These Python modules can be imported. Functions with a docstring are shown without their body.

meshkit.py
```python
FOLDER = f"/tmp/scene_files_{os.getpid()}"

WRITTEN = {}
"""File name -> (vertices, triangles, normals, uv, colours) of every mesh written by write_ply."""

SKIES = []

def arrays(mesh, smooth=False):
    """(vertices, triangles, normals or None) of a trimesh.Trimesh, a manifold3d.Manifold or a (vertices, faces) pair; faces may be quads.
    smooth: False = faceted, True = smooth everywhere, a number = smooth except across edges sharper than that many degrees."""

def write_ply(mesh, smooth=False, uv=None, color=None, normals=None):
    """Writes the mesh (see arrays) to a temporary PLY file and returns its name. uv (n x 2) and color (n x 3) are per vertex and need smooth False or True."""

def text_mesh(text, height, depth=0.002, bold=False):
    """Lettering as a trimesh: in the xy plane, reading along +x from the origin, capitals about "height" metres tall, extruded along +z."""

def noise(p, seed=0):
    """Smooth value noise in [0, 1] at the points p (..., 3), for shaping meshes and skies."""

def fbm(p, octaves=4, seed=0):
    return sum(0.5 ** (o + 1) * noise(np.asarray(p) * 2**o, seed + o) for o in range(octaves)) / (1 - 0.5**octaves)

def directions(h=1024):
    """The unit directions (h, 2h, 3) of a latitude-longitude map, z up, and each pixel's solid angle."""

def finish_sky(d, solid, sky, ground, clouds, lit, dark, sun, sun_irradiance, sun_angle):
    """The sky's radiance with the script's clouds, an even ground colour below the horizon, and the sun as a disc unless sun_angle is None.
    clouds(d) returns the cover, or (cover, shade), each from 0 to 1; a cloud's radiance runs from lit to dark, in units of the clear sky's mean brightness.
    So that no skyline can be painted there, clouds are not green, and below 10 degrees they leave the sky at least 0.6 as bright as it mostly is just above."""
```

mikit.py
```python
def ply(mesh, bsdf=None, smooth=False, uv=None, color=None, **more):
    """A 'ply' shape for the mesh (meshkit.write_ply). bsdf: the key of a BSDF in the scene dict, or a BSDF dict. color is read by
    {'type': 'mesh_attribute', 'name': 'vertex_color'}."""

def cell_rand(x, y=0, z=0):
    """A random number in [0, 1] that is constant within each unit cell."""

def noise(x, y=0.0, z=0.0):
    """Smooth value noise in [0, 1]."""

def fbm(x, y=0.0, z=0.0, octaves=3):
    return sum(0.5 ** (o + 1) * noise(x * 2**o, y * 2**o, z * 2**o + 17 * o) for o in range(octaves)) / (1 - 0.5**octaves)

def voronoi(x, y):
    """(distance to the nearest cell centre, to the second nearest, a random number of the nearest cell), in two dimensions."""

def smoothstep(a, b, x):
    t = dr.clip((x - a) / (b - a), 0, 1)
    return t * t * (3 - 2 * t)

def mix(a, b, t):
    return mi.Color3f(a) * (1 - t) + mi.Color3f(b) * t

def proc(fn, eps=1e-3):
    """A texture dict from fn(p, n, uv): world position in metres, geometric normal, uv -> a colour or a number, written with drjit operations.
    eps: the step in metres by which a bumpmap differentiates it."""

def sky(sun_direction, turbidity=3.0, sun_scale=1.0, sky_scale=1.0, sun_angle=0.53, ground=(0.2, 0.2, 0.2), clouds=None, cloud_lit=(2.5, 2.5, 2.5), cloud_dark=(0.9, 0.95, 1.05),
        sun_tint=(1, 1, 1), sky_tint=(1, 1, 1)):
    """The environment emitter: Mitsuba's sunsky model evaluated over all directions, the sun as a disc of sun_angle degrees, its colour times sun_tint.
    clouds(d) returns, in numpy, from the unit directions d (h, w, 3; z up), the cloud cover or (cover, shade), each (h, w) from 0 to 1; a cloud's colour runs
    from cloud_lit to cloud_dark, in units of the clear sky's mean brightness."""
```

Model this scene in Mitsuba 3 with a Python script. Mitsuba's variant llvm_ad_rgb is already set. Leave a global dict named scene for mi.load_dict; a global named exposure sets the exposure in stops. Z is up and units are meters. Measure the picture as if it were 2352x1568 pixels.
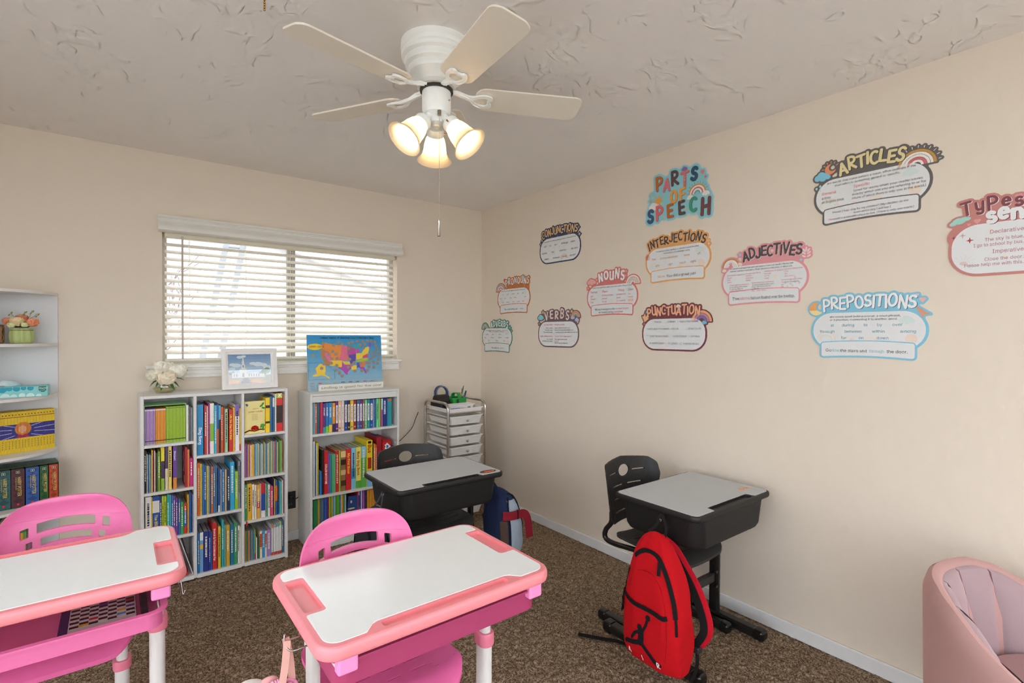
import math, random
import numpy as np, trimesh, manifold3d as m3
import drjit as dr, mitsuba as mi, mikit, meshkit
from shapely.geometry import Polygon, LineString, Point, MultiPolygon, box as sbox
from shapely import affinity
from shapely.ops import unary_union
from mikit import proc, noise, fbm, voronoi, smoothstep, mix, cell_rand

T = mi.ScalarTransform4f
scene, labels = {}, {}
rng = np.random.default_rng(7)
PI = math.pi

# ---------------------------------------------------------------- camera, sky, exposure
CAM = (-2.469, -3.6242, 1.3876)
FWD = (0.61156, 0.79110, -0.012176)
UPV = (0.0037453, 0.0124926, 0.99991)
scene['camera'] = {'type': 'perspective', 'fov': 90.0, 'fov_axis': 'x', 'near_clip': 0.02, 'far_clip': 200.0,
    'to_world': T().look_at(origin=CAM, target=[CAM[i] + FWD[i] for i in range(3)], up=UPV)}
exposure = 0.40
SKY = 310.0
scene['sky'] = mikit.sky((0.3, -0.6, 0.8), turbidity=4.0, sun_scale=0.0, sky_scale=0.055 * SKY, ground=(0.52, 0.50, 0.47),
    clouds=lambda d: (np.clip(0.93 + 0.06 * (meshkit.fbm(d * 3.0, 3) - 0.5), 0, 1), np.clip(0.2 + 0.5 * (meshkit.fbm(d * 2.0 + 5, 3) - 0.3), 0, 1)),
    cloud_lit=(1.32, 1.34, 1.36), cloud_dark=(1.05, 1.07, 1.1))
BULB = 44.0     # radiance of the three lamp bulbs

# ---------------------------------------------------------------- materials
def lin(c):
    if isinstance(c, str):
        c = c.lstrip('#'); c = [int(c[i:i + 2], 16) / 255 for i in (0, 2, 4)]
        return np.array([x / 12.92 if x <= 0.04045 else ((x + 0.055) / 1.055) ** 2.4 for x in c])
    return np.asarray(c, float)
def palette(p, n, uv):
    # every part has one plain colour: its sRGB bytes stand in its uv (one value for the whole part)
    a = dr.floor(uv.x + 0.5); r = dr.floor(a / 256); g = a - 256 * r; b = dr.floor(uv.y + 0.5)
    f = lambda c: dr.power((c / 255 + 0.055) / 1.055, 2.4)
    return mi.Color3f(f(r), f(g), f(b))
VC = proc(palette)
def two(b): return {'type': 'twosided', 'bsdf': b}
def princ(**k): return two({'type': 'principled', 'base_color': VC, **k})
scene['matte'] = two({'type': 'diffuse', 'reflectance': VC})
scene['satin'] = princ(roughness=0.5, specular=0.4)
scene['gloss'] = princ(roughness=0.22, specular=0.5)
scene['plastic'] = princ(roughness=0.38, specular=0.5)
scene['fabric'] = princ(roughness=0.9, specular=0.2, sheen=0.25)
scene['velvet'] = princ(roughness=0.75, specular=0.25, sheen=1.0, sheen_tint=0.5)
scene['metal'] = princ(roughness=0.18, metallic=1.0)
scene['pane'] = {'type': 'thindielectric', 'int_ior': 1.5}
scene['frost'] = {'type': 'principledthin', 'base_color': {'type': 'rgb', 'value': (0.80, 0.70, 0.55)}, 'roughness': 0.5, 'diff_trans': 0.9, 'spec_trans': 0.0}
scene['leaf'] = two({'type': 'principled', 'base_color': VC, 'roughness': 0.45, 'specular': 0.4})

# ---------------------------------------------------------------- object bookkeeping
def fresh(k):
    if k not in USED:
        USED.add(k); return k
    n = 1
    while f'{k}_{n:03d}' in USED: n += 1
    k = f'{k}_{n:03d}'; USED.add(k); return k
USED = set()
def tag(k, label=None, cat=None, group=None, kind=None):
    d = labels.setdefault(k, {})
    if label: d['label'] = label
    if cat: d['category'] = cat
    if group: d['group'] = group
    if kind: d['kind'] = kind
def tm(m):
    if isinstance(m, (list, tuple)): return trimesh.util.concatenate([tm(x) for x in m])
    if hasattr(m, 'to_mesh'):
        q = m.to_mesh(); return trimesh.Trimesh(q.vert_properties[:, :3], q.tri_verts, process=False)
    return m
def shape(mesh, col, mat='satin', smooth=False):
    """The ply dict of a mesh with one colour (or one per vertex); smooth is False, True or an angle."""
    mesh = tm(mesh)
    if mat in ('pane', 'frost', 'chrome'):
        return mikit.ply(mesh, mat, smooth=smooth)
    if not isinstance(col, str): col = '#%02x%02x%02x' % tuple(int(round(255 * x)) for x in col)
    h = col.lstrip('#'); r, g, b = (int(h[i:i + 2], 16) for i in (0, 2, 4))
    if smooth not in (False, True):
        mesh = trimesh.graph.smooth_shade(trimesh.Trimesh(mesh.vertices, mesh.faces, process=True), angle=math.radians(smooth), facet_minarea=None)
        smooth = True
    return mikit.ply(mesh, mat, smooth=smooth, uv=np.tile([float(r * 256 + g), float(b)], (len(mesh.vertices), 1)))
def thing(name, label=None, cat=None, group=None, kind=None):
    k = fresh(name); tag(k, label, cat, group, kind); return k
def part(parent, name, mesh, col, mat='satin', smooth=False, label=None, kind=None):
    k = fresh(f'{parent}__{name}')
    scene[k] = shape(mesh, col, mat, smooth)
    if label or kind: tag(k, label, kind=kind)
    return k
def solo(name, mesh, col, label=None, cat=None, mat='satin', smooth=False, group=None, kind=None):
    k = fresh(name); scene[k] = shape(mesh, col, mat, smooth); tag(k, label, cat, group, kind); return k
def struct(name, mesh, col, mat='satin', smooth=False):
    k = fresh(name); scene[k] = shape(mesh, col, mat, smooth); tag(k, kind='structure'); return k

# ---------------------------------------------------------------- shapes
def hull(p): return trimesh.convex.convex_hull(np.asarray(p, float))
def box(a, b, bev=0.0):
    a, b = np.minimum(a, b), np.maximum(a, b)
    if bev <= 0:
        m = trimesh.creation.box(extents=b - a); m.apply_translation((a + b) / 2); return m
    bev = min(bev, 0.45 * (b - a).min())
    P = []
    for s in np.ndindex(2, 2, 2):
        c = np.where(s, b, a); d = np.where(s, -1, 1) * bev
        for k in range(3):
            q = c + d; q[k] = c[k]; P.append(q)
    return hull(P)
def rbox(a, b, r, n=3):
    a, b = np.minimum(a, b), np.maximum(a, b)
    r = min(r, 0.49 * (b - a).min())
    s = trimesh.creation.icosphere(subdivisions=n - 1, radius=r).vertices
    return hull(np.vstack([s + np.where(c, b - r, a + r) for c in np.ndindex(2, 2, 2)]))
def frame_of(d):
    d = np.asarray(d, float); d = d / np.linalg.norm(d)
    u = np.cross(d, (0, 0, 1) if abs(d[2]) < 0.9 else (1, 0, 0)); u /= np.linalg.norm(u)
    return u, np.cross(d, u), d
def cyl(p0, p1, r, r1=None, n=20):
    return tube([p0, p1], [r, r if r1 is None else r1], n)
def loft(rings, closed=False, caps=True):
    rings = np.asarray(rings, float); k, n = rings.shape[:2]
    V = rings.reshape(-1, 3); F = []
    for i in range(k if closed else k - 1):
        a, b = i * n, ((i + 1) % k) * n
        for j in range(n):
            j2 = (j + 1) % n
            F += [(a + j, a + j2, b + j2), (a + j, b + j2, b + j)]
    if caps and not closed:
        V = np.vstack([V, rings[0].mean(0), rings[-1].mean(0)]); c0, c1 = len(V) - 2, len(V) - 1
        for j in range(n):
            j2 = (j + 1) % n
            F += [(c0, j2, j), (c1, (k - 1) * n + j, (k - 1) * n + j2)]
    return trimesh.Trimesh(V, F, process=False)
def spline(P, n=8, closed=False):
    P = np.asarray(P, float)
    if closed: Q = np.vstack([P[-1], P, P[0], P[1]])
    else: Q = np.vstack([2 * P[0] - P[1], P, 2 * P[-1] - P[-2]])
    out = []
    for i in range(1, len(Q) - 2):
        for t in np.linspace(0, 1, n, endpoint=False):
            a, b, c, d = Q[i - 1], Q[i], Q[i + 1], Q[i + 2]
            out.append(0.5 * ((2 * b) + (c - a) * t + (2 * a - 5 * b + 4 * c - d) * t * t + (3 * b - a - 3 * c + d) * t ** 3))
    if not closed: out.append(Q[-2])
    return np.array(out)
def sweep(P, prof, up=None, closed=False, scale=None):
    """Sweep a 2-D closed profile along the points; profile x lies sideways, y along the transported normal."""
    P = np.asarray(P, float); n = len(P)
    tan = np.gradient(P, axis=0) if not closed else np.roll(P, -1, 0) - np.roll(P, 1, 0)
    tan /= np.linalg.norm(tan, axis=1, keepdims=True) + 1e-12
    if up is None: u = frame_of(tan[0])[1]
    rings = []
    for i in range(n):
        if up is not None: w = np.asarray(up[i] if np.ndim(up) == 2 else up, float)
        else: w = u
        w = w - tan[i] * (w @ tan[i]); w /= np.linalg.norm(w) + 1e-12; u = w
        s = np.cross(tan[i], w); k = 1.0 if scale is None else scale[i]
        rings.append([P[i] + k * (a * s + b * w) for a, b in prof])
    return loft(rings, closed)
def circ(r, n=10):
    t = np.arange(n) * 2 * PI / n; return np.stack([r * np.cos(t), r * np.sin(t)], 1)
def tube(P, r, n=12, closed=False):
    if np.ndim(r) == 0: return sweep(P, circ(r, n), closed=closed)
    return sweep(P, circ(1.0, n), closed=closed, scale=r)
def strap(P, w, t, up):
    return sweep(P, [(-w / 2, -t / 2), (w / 2, -t / 2), (w / 2, t / 2), (-w / 2, t / 2)], up=up)
def lathe(prof, n=32, at=(0, 0, 0), axis=(0, 0, 1), caps=True):
    u, v, d = frame_of(axis) if tuple(axis) != (0, 0, 1) else (np.array([1., 0, 0]), np.array([0, 1., 0]), np.array([0, 0, 1.]))
    t = np.arange(n) * 2 * PI / n
    return loft([[np.asarray(at) + r * (math.cos(a) * u + math.sin(a) * v) + z * d for a in t] for r, z in prof], caps=caps)
def prism(poly, h, z0=0.0):
    """Extrude a shapely polygon along +z."""
    gs = [g for g in getattr(poly, 'geoms', [poly]) if g.geom_type == 'Polygon' and g.area > 1e-9]
    ms = [trimesh.creation.extrude_polygon(g, h, engine='earcut') for g in gs]
    m = trimesh.util.concatenate(ms); m.apply_translation((0, 0, z0)); return m
def flat(poly, z=0.0):
    gs = [g for g in getattr(poly, 'geoms', [poly]) if g.geom_type == 'Polygon' and g.area > 1e-10]
    ms = []
    for g in gs:
        v, f = trimesh.creation.triangulate_polygon(g, engine='earcut')
        ms.append(trimesh.Trimesh(np.column_stack([v, np.full(len(v), z)]), f, process=False))
    return trimesh.util.concatenate(ms)
def xf(m, o, u, v, w=None):
    """Place a mesh made in x, y, z into the frame o + x u + y v + z w."""
    u, v = np.asarray(u, float), np.asarray(v, float)
    w = np.cross(u, v) if w is None else np.asarray(w, float)
    M = np.eye(4); M[:3, 0], M[:3, 1], M[:3, 2], M[:3, 3] = u, v, w, o
    m = tm(m).copy(); m.apply_transform(M); return m
def rrect(w, h, r, n=6): 
    r = min(r, w / 2 - 1e-4, h / 2 - 1e-4); return sbox(-w / 2 + r, -h / 2 + r, w / 2 - r, h / 2 - r).buffer(r, quad_segs=n)
def rot(m, deg, axis, about=(0, 0, 0)):
    m = tm(m).copy(); m.apply_transform(trimesh.transformations.rotation_matrix(math.radians(deg), axis, about)); return m
def mv(m, d): m = tm(m).copy(); m.apply_translation(d); return m
def man(m):
    m = tm(m); m = trimesh.Trimesh(m.vertices, m.faces, process=True)
    if m.volume < 0: m.invert()
    return m3.Manifold(m3.Mesh(np.asarray(m.vertices, np.float32), np.asarray(m.faces, np.uint32)))
def sub(a, *bs):
    r = man(a)
    for b in bs: r = r - man(b)
    return r
# ---------------------------------------------------------------- the room
XL, YF, CE = -3.75, -5.0, 2.44
def wall_bump(p, n, uv):
    x, y = p.x + p.y * 1.0, p.z + p.y * 0.37
    return 0.6 * fbm(x * 95, y * 95, 3.0, 2) + 0.5 * noise(x * 38, y * 38, 9.0)
scene['wall_paint'] = {'type': 'bumpmap', 'scale': 0.0016, 'tex': proc(wall_bump, 0.002),
    'bsdf': two({'type': 'principled', 'base_color': {'type': 'rgb', 'value': tuple(lin('#d6cbbc'))}, 'roughness': 0.62, 'specular': 0.3})}
def ceil_bump(p, n, uv):
    x, y = p.x, p.y; h = 0
    for i, (f, c, w) in enumerate(((8.5, 0.0, .030), (11.0, 5.0, .036), (10.0, 11.0, .034), (14.0, 17.0, .05))):
        wx, wy = (fbm(x * 9 + c, y * 9, 1.5 + c, 2) - .5) * .30, (fbm(x * 9 + 31 + c, y * 9, 4.5 + c, 2) - .5) * .30
        a = noise((x + wx) * f + c, (y + wy) * f, 0.5 + c)
        m = smoothstep(0.52, 0.60, noise(x * 15 + c, y * 15 + 3, 7.5 + c)) * smoothstep(.40, .55, noise(x * 3 + c, y * 3, 2.2 + c))
        h = dr.maximum(h, (1 - smoothstep(0.0, w, dr.abs(a - 0.5))) * m)
    return h + 0.10 * fbm(x * 45, y * 45, 0.7, 2)
scene['ceiling_paint'] = {'type': 'bumpmap', 'scale': 0.0042, 'tex': proc(ceil_bump, 0.0012),
    'bsdf': two({'type': 'principled', 'base_color': {'type': 'rgb', 'value': tuple(lin('#d8d5d1'))}, 'roughness': 0.5, 'specular': 0.35})}
def carpet_col(p, n, uv):
    a = noise(p.x * 330, p.y * 330, p.z * 150); b = noise(p.x * 170 + 7, p.y * 170, 3.1 + p.z * 80); c = fbm(p.x * 2.2, p.y * 2.2, 0.3, 2)
    k = smoothstep(0.25, 0.8, 0.62 * a + 0.38 * b)
    base = mix(mi.Color3f(0.105, 0.070, 0.043), mi.Color3f(0.40, 0.305, 0.215), k)
    return base * (0.9 + 0.2 * c)
scene['carpet'] = two({'type': 'diffuse', 'reflectance': proc(carpet_col)})

def plain(name, mesh, mat):
    k = fresh(name); scene[k] = mikit.ply(tm(mesh), mat); tag(k, kind='structure'); return k
W0, W1, S0, S1 = -2.255, -0.775, 1.203, 2.02       # window opening
plain('wall_back', [box((XL - .12, 0, -.02), (W0, .14, CE + .1)), box((W1, 0, -.02), (.14, .14, CE + .1)), box((W0, 0, -.02), (W1, .14, S0)), box((W0, 0, S1), (W1, .14, CE + .1))], 'wall_paint')
plain('wall_right', box((0, YF - .14, -.02), (.14, 0, CE + .1)), 'wall_paint')
plain('wall_left', box((XL - .14, -1.6, -.02), (XL, 0, CE + .1)), 'wall_paint')
plain('ceiling', box((XL - .12, YF - .12, CE), (.12, .12, CE + .12)), 'ceiling_paint')
def carpet_grid():
    xs = np.concatenate([np.linspace(XL, -3.1, 40), np.arange(-3.093, 0.0, .007), [0.0]])
    ys = np.concatenate([np.linspace(YF, -3.6, 60), np.arange(-3.593, 0.0, .007), [0.0]])
    X, Y = np.meshgrid(xs, ys, indexing='ij'); P = np.stack([X, Y, 0 * X], -1)
    Z = 0.009 * (meshkit.noise(P * 130, 1) - 0.5) + 0.009 * (meshkit.noise(P * 70 + 3, 2) - 0.5) + 0.005 * (meshkit.noise(P * 6, 3) - 0.5)
    P[..., 2] = Z
    n, m = X.shape; i = np.arange(n * m).reshape(n, m)
    Q = np.stack([i[:-1, :-1], i[1:, :-1], i[1:, 1:], i[:-1, 1:]], -1).reshape(-1, 4)
    return trimesh.Trimesh(P.reshape(-1, 3), np.vstack([Q[:, :3], Q[:, [0, 2, 3]]]), process=False)
k = fresh('floor'); scene[k] = mikit.ply(carpet_grid(), 'carpet', smooth=True); tag(k, kind='structure')
WHITE = '#dcdcd8'
def board(a, b):   # baseboard with an eased top edge
    return box(a, b, .005)
struct('baseboard_right', board((-.013, YF + .1, 0), (0, 0, .066)), '#d2d3d2')
struct('baseboard_back', [board((XL, -.013, 0), (-.013, 0, .066))], '#d2d3d2')

# window: vinyl slider frame, mullion, two panes, drywall return, stool and apron
w = thing('window_1', kind='structure')
FR = '#b9b6ae'
part(w, 'frame', [box((W0, .085, S0), (W0 + .028, .135, S1), .003), box((W1 - .028, .085, S0), (W1, .135, S1), .003), box((W0, .085, S0), (W1, .135, S0 + .03), .003), box((W0, .085, S1 - .03), (W1, .135, S1), .003)], FR)
part(w, 'mullion', [box((-1.545, .08, S0 + .02), (-1.517, .12, S1 - .02), .003), box((-1.512, .095, S0 + .02), (-1.488, .135, S1 - .02), .003)], '#a9a69e')
part(w, 'latch', box((-1.55, .066, 1.6), (-1.535, .08, 1.66), .003), '#8d8a84')
part(w, 'pane', box((W0 + .02, .108, S0 + .02), (-1.53, .110, S1 - .02)), '#ffffff', 'pane')
part(w, 'pane', box((-1.50, .118, S0 + .02), (W1 - .02, .120, S1 - .02)), '#ffffff', 'pane')
part(w, 'sill', [box((-2.335, -.035, S0 - .02), (-.752, 0, S0), .004), box((W0, 0, S0 - .02), (W1, .09, S0 + .002), .002)], '#deded9')
prof = [(0, 0), (-.008, -.004), (-.026, -.004), (-.026, .012), (-.02, .018), (-.02, .036), (-.026, .042), (-.026, .052), (0, .052)]
ap = loft([[(x, a, S0 - .072 + b) for a, b in prof] for x in (-2.315, -.77)])
part(w, 'apron', ap, '#dbdbd6')

# ---------------------------------------------------------------- blind
bl = thing('window_blind', 'white horizontal slat blind under a moulded valance in the window', 'blind')
prof = [(0.0, 2.076), (-.042, 2.076), (-.044, 2.064), (-.036, 2.058), (-.040, 2.050), (-.036, 2.044), (-.040, 2.036), (-.046, 2.028), (-.056, 2.014), (-.060, 2.0), (-.058, 1.988), (-.048, 1.982), (-.030, 1.981), (0.0, 1.981)]
part(bl, 'valance', loft([[(x, a, b) for a, b in prof] for x in (-2.276, -.752)]), '#d4d3cc', smooth=40)
part(bl, 'headrail', box((W0 + .012, .008, 1.957), (W1 - .012, .064, 2.005), .003), '#cfc9b6')
N, zt, zb = 16, 1.918, 1.279
th = math.radians(27)
sl = []
cs = [(-.0255 + .051 * t, .0022 * (1 - (2 * t - 1) ** 2)) for t in np.linspace(0, 1, 7)]
cs = cs + [(a, b - .0028) for a, b in cs[::-1]]
slat0 = loft([[(x, a * math.cos(th) - b * math.sin(th), a * math.sin(th) + b * math.cos(th)) for a, b in cs] for x in (W0 + .014, W1 - .014)])
sd = shape(slat0, '#e9e7dd', 'satin', 40)
for i in range(N):
    k = fresh(f'{bl}__slat'); scene[k] = {**sd, 'to_world': T().translate([0, .037, zt + (zb - zt) * i / (N - 1)])}
part(bl, 'bottom_rail', box((W0 + .014, .014, 1.222), (W1 - .014, .062, 1.238), .004), '#dcdaca')
for x in (-2.117, -1.811, -1.53, -1.201, -.895):
    part(bl, 'ladder_cord', [cyl((x, .0135, 1.23), (x, .0135, 1.96), .0009, n=5), cyl((x, .0605, 1.23), (x, .0605, 1.96), .0009, n=5)] +
         [box((x - .006, .012, zt + (zb - zt) * i / (N - 1) - .0118), (x + .001, .0165, zt + (zb - zt) * i / (N - 1) - .006)) for i in range(N)], '#efece0')
part(bl, 'wand', cyl((-2.155, -.002, 1.235), (-2.155, -.002, 1.965), .0048, n=8), '#b4afa6', smooth=40)
# ---------------------------------------------------------------- ceiling fan with three lamps
FX, FY = -1.54, -1.965
fan = thing('ceiling_fan', 'white five blade ceiling fan with three lit bell lamps', 'ceiling fan')
FWH = '#e0e3e0'
def fl(prof, n=40): return lathe([(r, z) for r, z in prof], n, (FX, FY, 0))
part(fan, 'motor_housing', fl([(.128, 2.4399), (.129, 2.418), (.122, 2.408), (.1275, 2.397), (.125, 2.386), (.114, 2.379), (.1165, 2.368), (.113, 2.357), (.102, 2.350), (.1045, 2.340), (.100, 2.328), (.088, 2.320), (.080, 2.312), (.066, 2.300)]), FWH, 'gloss', 35)
part(fan, 'flywheel', fl([(.066, 2.300), (.070, 2.297), (.070, 2.284), (.058, 2.281)]), '#c9c9c2', 'gloss', 30)
part(fan, 'rotor_gap', fl([(.060, 2.282), (.060, 2.272)]), '#26241f')
part(fan, 'switch_housing', fl([(.050, 2.274), (.052, 2.270), (.052, 2.205), (.048, 2.192), (.036, 2.184), (.030, 2.176), (.028, 2.160), (.018, 2.152), (.012, 2.150)]), FWH, 'gloss', 35)
RB, ZB, A0 = 0.548, 2.262, 47.2
bw = 0.068
bo = [(0.155, -.052), (0.175, -.060), (RB - .03, -bw), (RB - .012, -bw + .006), (RB, -bw + .03), (RB, bw - .03), (RB - .012, bw - .006), (RB - .03, bw), (0.175, .060), (0.155, .052), (.142, .03), (.142, -.03)]
blade0 = prism(Polygon(bo).buffer(-.022).buffer(.022, quad_segs=8), .006)
iron_out = [(.046, .012), (.07, .010), (.10, .009), (.125, .014), (.150, .030), (.175, .036), (.20, .030), (.205, .016), (.198, .006), (.198, -.006), (.205, -.016), (.20, -.030), (.175, -.036), (.150, -.030), (.125, -.014), (.10, -.009), (.07, -.010), (.046, -.012)]
iron_hole = [(.138, .006), (.158, .020), (.180, .022), (.190, .010), (.186, 0), (.190, -.010), (.180, -.022), (.158, -.020), (.138, -.006)]
ir = Polygon(spline(iron_out, 4, True), [spline(iron_hole, 4, True)])
iron0 = prism(ir, .008)
v = iron0.vertices.copy(); v[:, 2] += np.interp(v[:, 0], [.046, .085, .14], [.016, .012, -.010]); iron0.vertices = v
for k in range(5):
    a = A0 + 72 * k
    c, s = math.cos(math.radians(a)), math.sin(math.radians(a))
    def pl(m, pitch): return xf(rot(m, pitch, (1, 0, 0)), (FX, FY, ZB), (c, s, 0), (-s, c, 0))
    b = part(fan, 'blade', pl(blade0, -11), '#d3cdbf', 'satin', 30)
    part(fan, 'blade_iron', pl(iron0, -11), FWH, 'gloss', 30)
# lamps
axs = []
for k, az in enumerate((64.0, 64.0 + 120, 64.0 + 240)):
    c, s = math.cos(math.radians(az)), math.sin(math.radians(az))
    tl = math.radians(42)
    d = np.array([c * math.sin(tl), s * math.sin(tl), -math.cos(tl)])
    o = np.array([FX + .030 * c, FY + .030 * s, 2.182])
    part(fan, 'lamp_arm', tube([o - .012 * d, o + .03 * d], .0125, 14), FWH, 'gloss', 35)
    nk = o + .026 * d
    part(fan, 'lamp_socket', lathe([(.014, 0), (.027, .004), (.031, .012), (.031, .030), (.026, .030)], 28, nk, d), FWH, 'gloss', 35)
    sh = [(.024, .026), (.029, .030), (.036, .044), (.041, .064), (.044, .086), (.048, .104), (.057, .118), (.066, .126), (.067, .128), (.0655, .1285), (.055, .1205), (.046, .106), (.042, .086), (.039, .064), (.034, .045), (.027, .032)]
    part(fan, 'lamp_shade', lathe(sh, 40, nk, d, caps=False), '#ffffff', 'frost', 40)
    q = fresh(f'{fan}__bulb')
    scene[q] = {**mikit.ply(lathe([(.010, .030), (.013, .040), (.022, .060), (.0265, .076), (.024, .092), (.014, .101), (.004, .104)], 24, nk, d), 'bulb_glass', smooth=True),
                'emitter': {'type': 'area', 'radiance': {'type': 'rgb', 'value': (BULB, BULB * .80, BULB * .50)}}}
    part(fan, 'thumb_screw', cyl(nk + .02 * d + .031 * frame_of(d)[0], nk + .02 * d + .041 * frame_of(d)[0], .003, n=8), '#8e7a62', 'metal')
scene['bulb_glass'] = {'type': 'diffuse', 'reflectance': {'type': 'rgb', 'value': (.8, .8, .8)}}
px, py = FX - .012, FY - .042
part(fan, 'pull_switch', cyl((px, py, 2.19), (px, py, 2.172), .007, n=12), '#9b9488', 'metal', 30)
beads = [mv(trimesh.creation.icosphere(subdivisions=1, radius=.0016), (px, py, z)) for z in np.arange(1.80, 2.172, .0042)]
ch = part(fan, 'pull_chain', beads, '#c8c2b6', 'metal', True)
part(fan, 'pull_knob', lathe([(.002, 1.802), (.0045, 1.800), (.005, 1.792), (.004, 1.786), (.0046, 1.76), (.0062, 1.742), (.004, 1.740)][::-1], 16, (px, py, 0)), '#b8b4ac', 'metal', 35)
for a in (20, 200, 310): 
    part(fan, 'housing_screw', cyl((FX + .052 * math.cos(a), FY + .052 * math.sin(a), 2.235), (FX + .055 * math.cos(a), FY + .055 * math.sin(a), 2.235), .003, n=8), '#9a9488', 'metal')
# brass chain hanging by the top edge of the view
solo('pull_cord', [mv(trimesh.creation.icosphere(subdivisions=1, radius=.003), (-2.168, -2.2, z)) for z in np.arange(2.211, 2.4399, .0062)], '#a8813f', 'short brass bead chain hanging from the ceiling left of the fan', 'pull chain', 'metal', True)
# ---------------------------------------------------------------- desks and chairs (fronts face -y)
BLK = '#1b1a1a'
def bent(poly, h, fz, n=0.03):
    """Extrude a plan polygon, cut it fine, and lift every point by fz(x, y)."""
    m = prism(poly, h); m = trimesh.Trimesh(m.vertices, m.faces)
    v, f = trimesh.remesh.subdivide_to_size(m.vertices, m.faces, n, max_iter=12)
    m = trimesh.Trimesh(v, f, process=True); v = m.vertices.copy(); d = fz(v[:, 0], v[:, 1])
    if isinstance(d, tuple): v[:, 0] += d[0]; v[:, 1] += d[1]; v[:, 2] += d[2]
    else: v[:, 2] += d
    m.vertices = v; return m
def ring_stack(items, n=8):
    """Loft through rounded rectangles (cx, cy, w, h, r, z)."""
    R = []
    for cx, cy, w, h, r, z in items:
        p = np.array(rrect(w, h, r, n).exterior.coords)[:-1]; k = np.argmin(np.abs(np.arctan2(p[:, 1], p[:, 0]))); p = np.roll(p, -k, 0)
        R.append(np.column_stack([p[:, 0] + cx, p[:, 1] + cy, np.full(len(p), z)]))
    return loft(R)
def oval(w, h, n=20):
    t = np.arange(n) * 2 * PI / n; c, s = np.cos(t), np.sin(t)
    return np.column_stack([w / 2 * np.sign(c) * np.abs(c) ** .8, h / 2 * np.sign(s) * np.abs(s) ** .8])
def post(x, y, z0, z1, w, h):
    o = oval(w, h); return loft([[(x + a, y + b, z) for a, b in o] for z in (z0, z1)])
def place(m, X, Y, ang=0): 
    m = tm(m)
    if ang: m = rot(m, ang, (0, 0, 1))
    return mv(m, (X, Y, 0))

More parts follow.
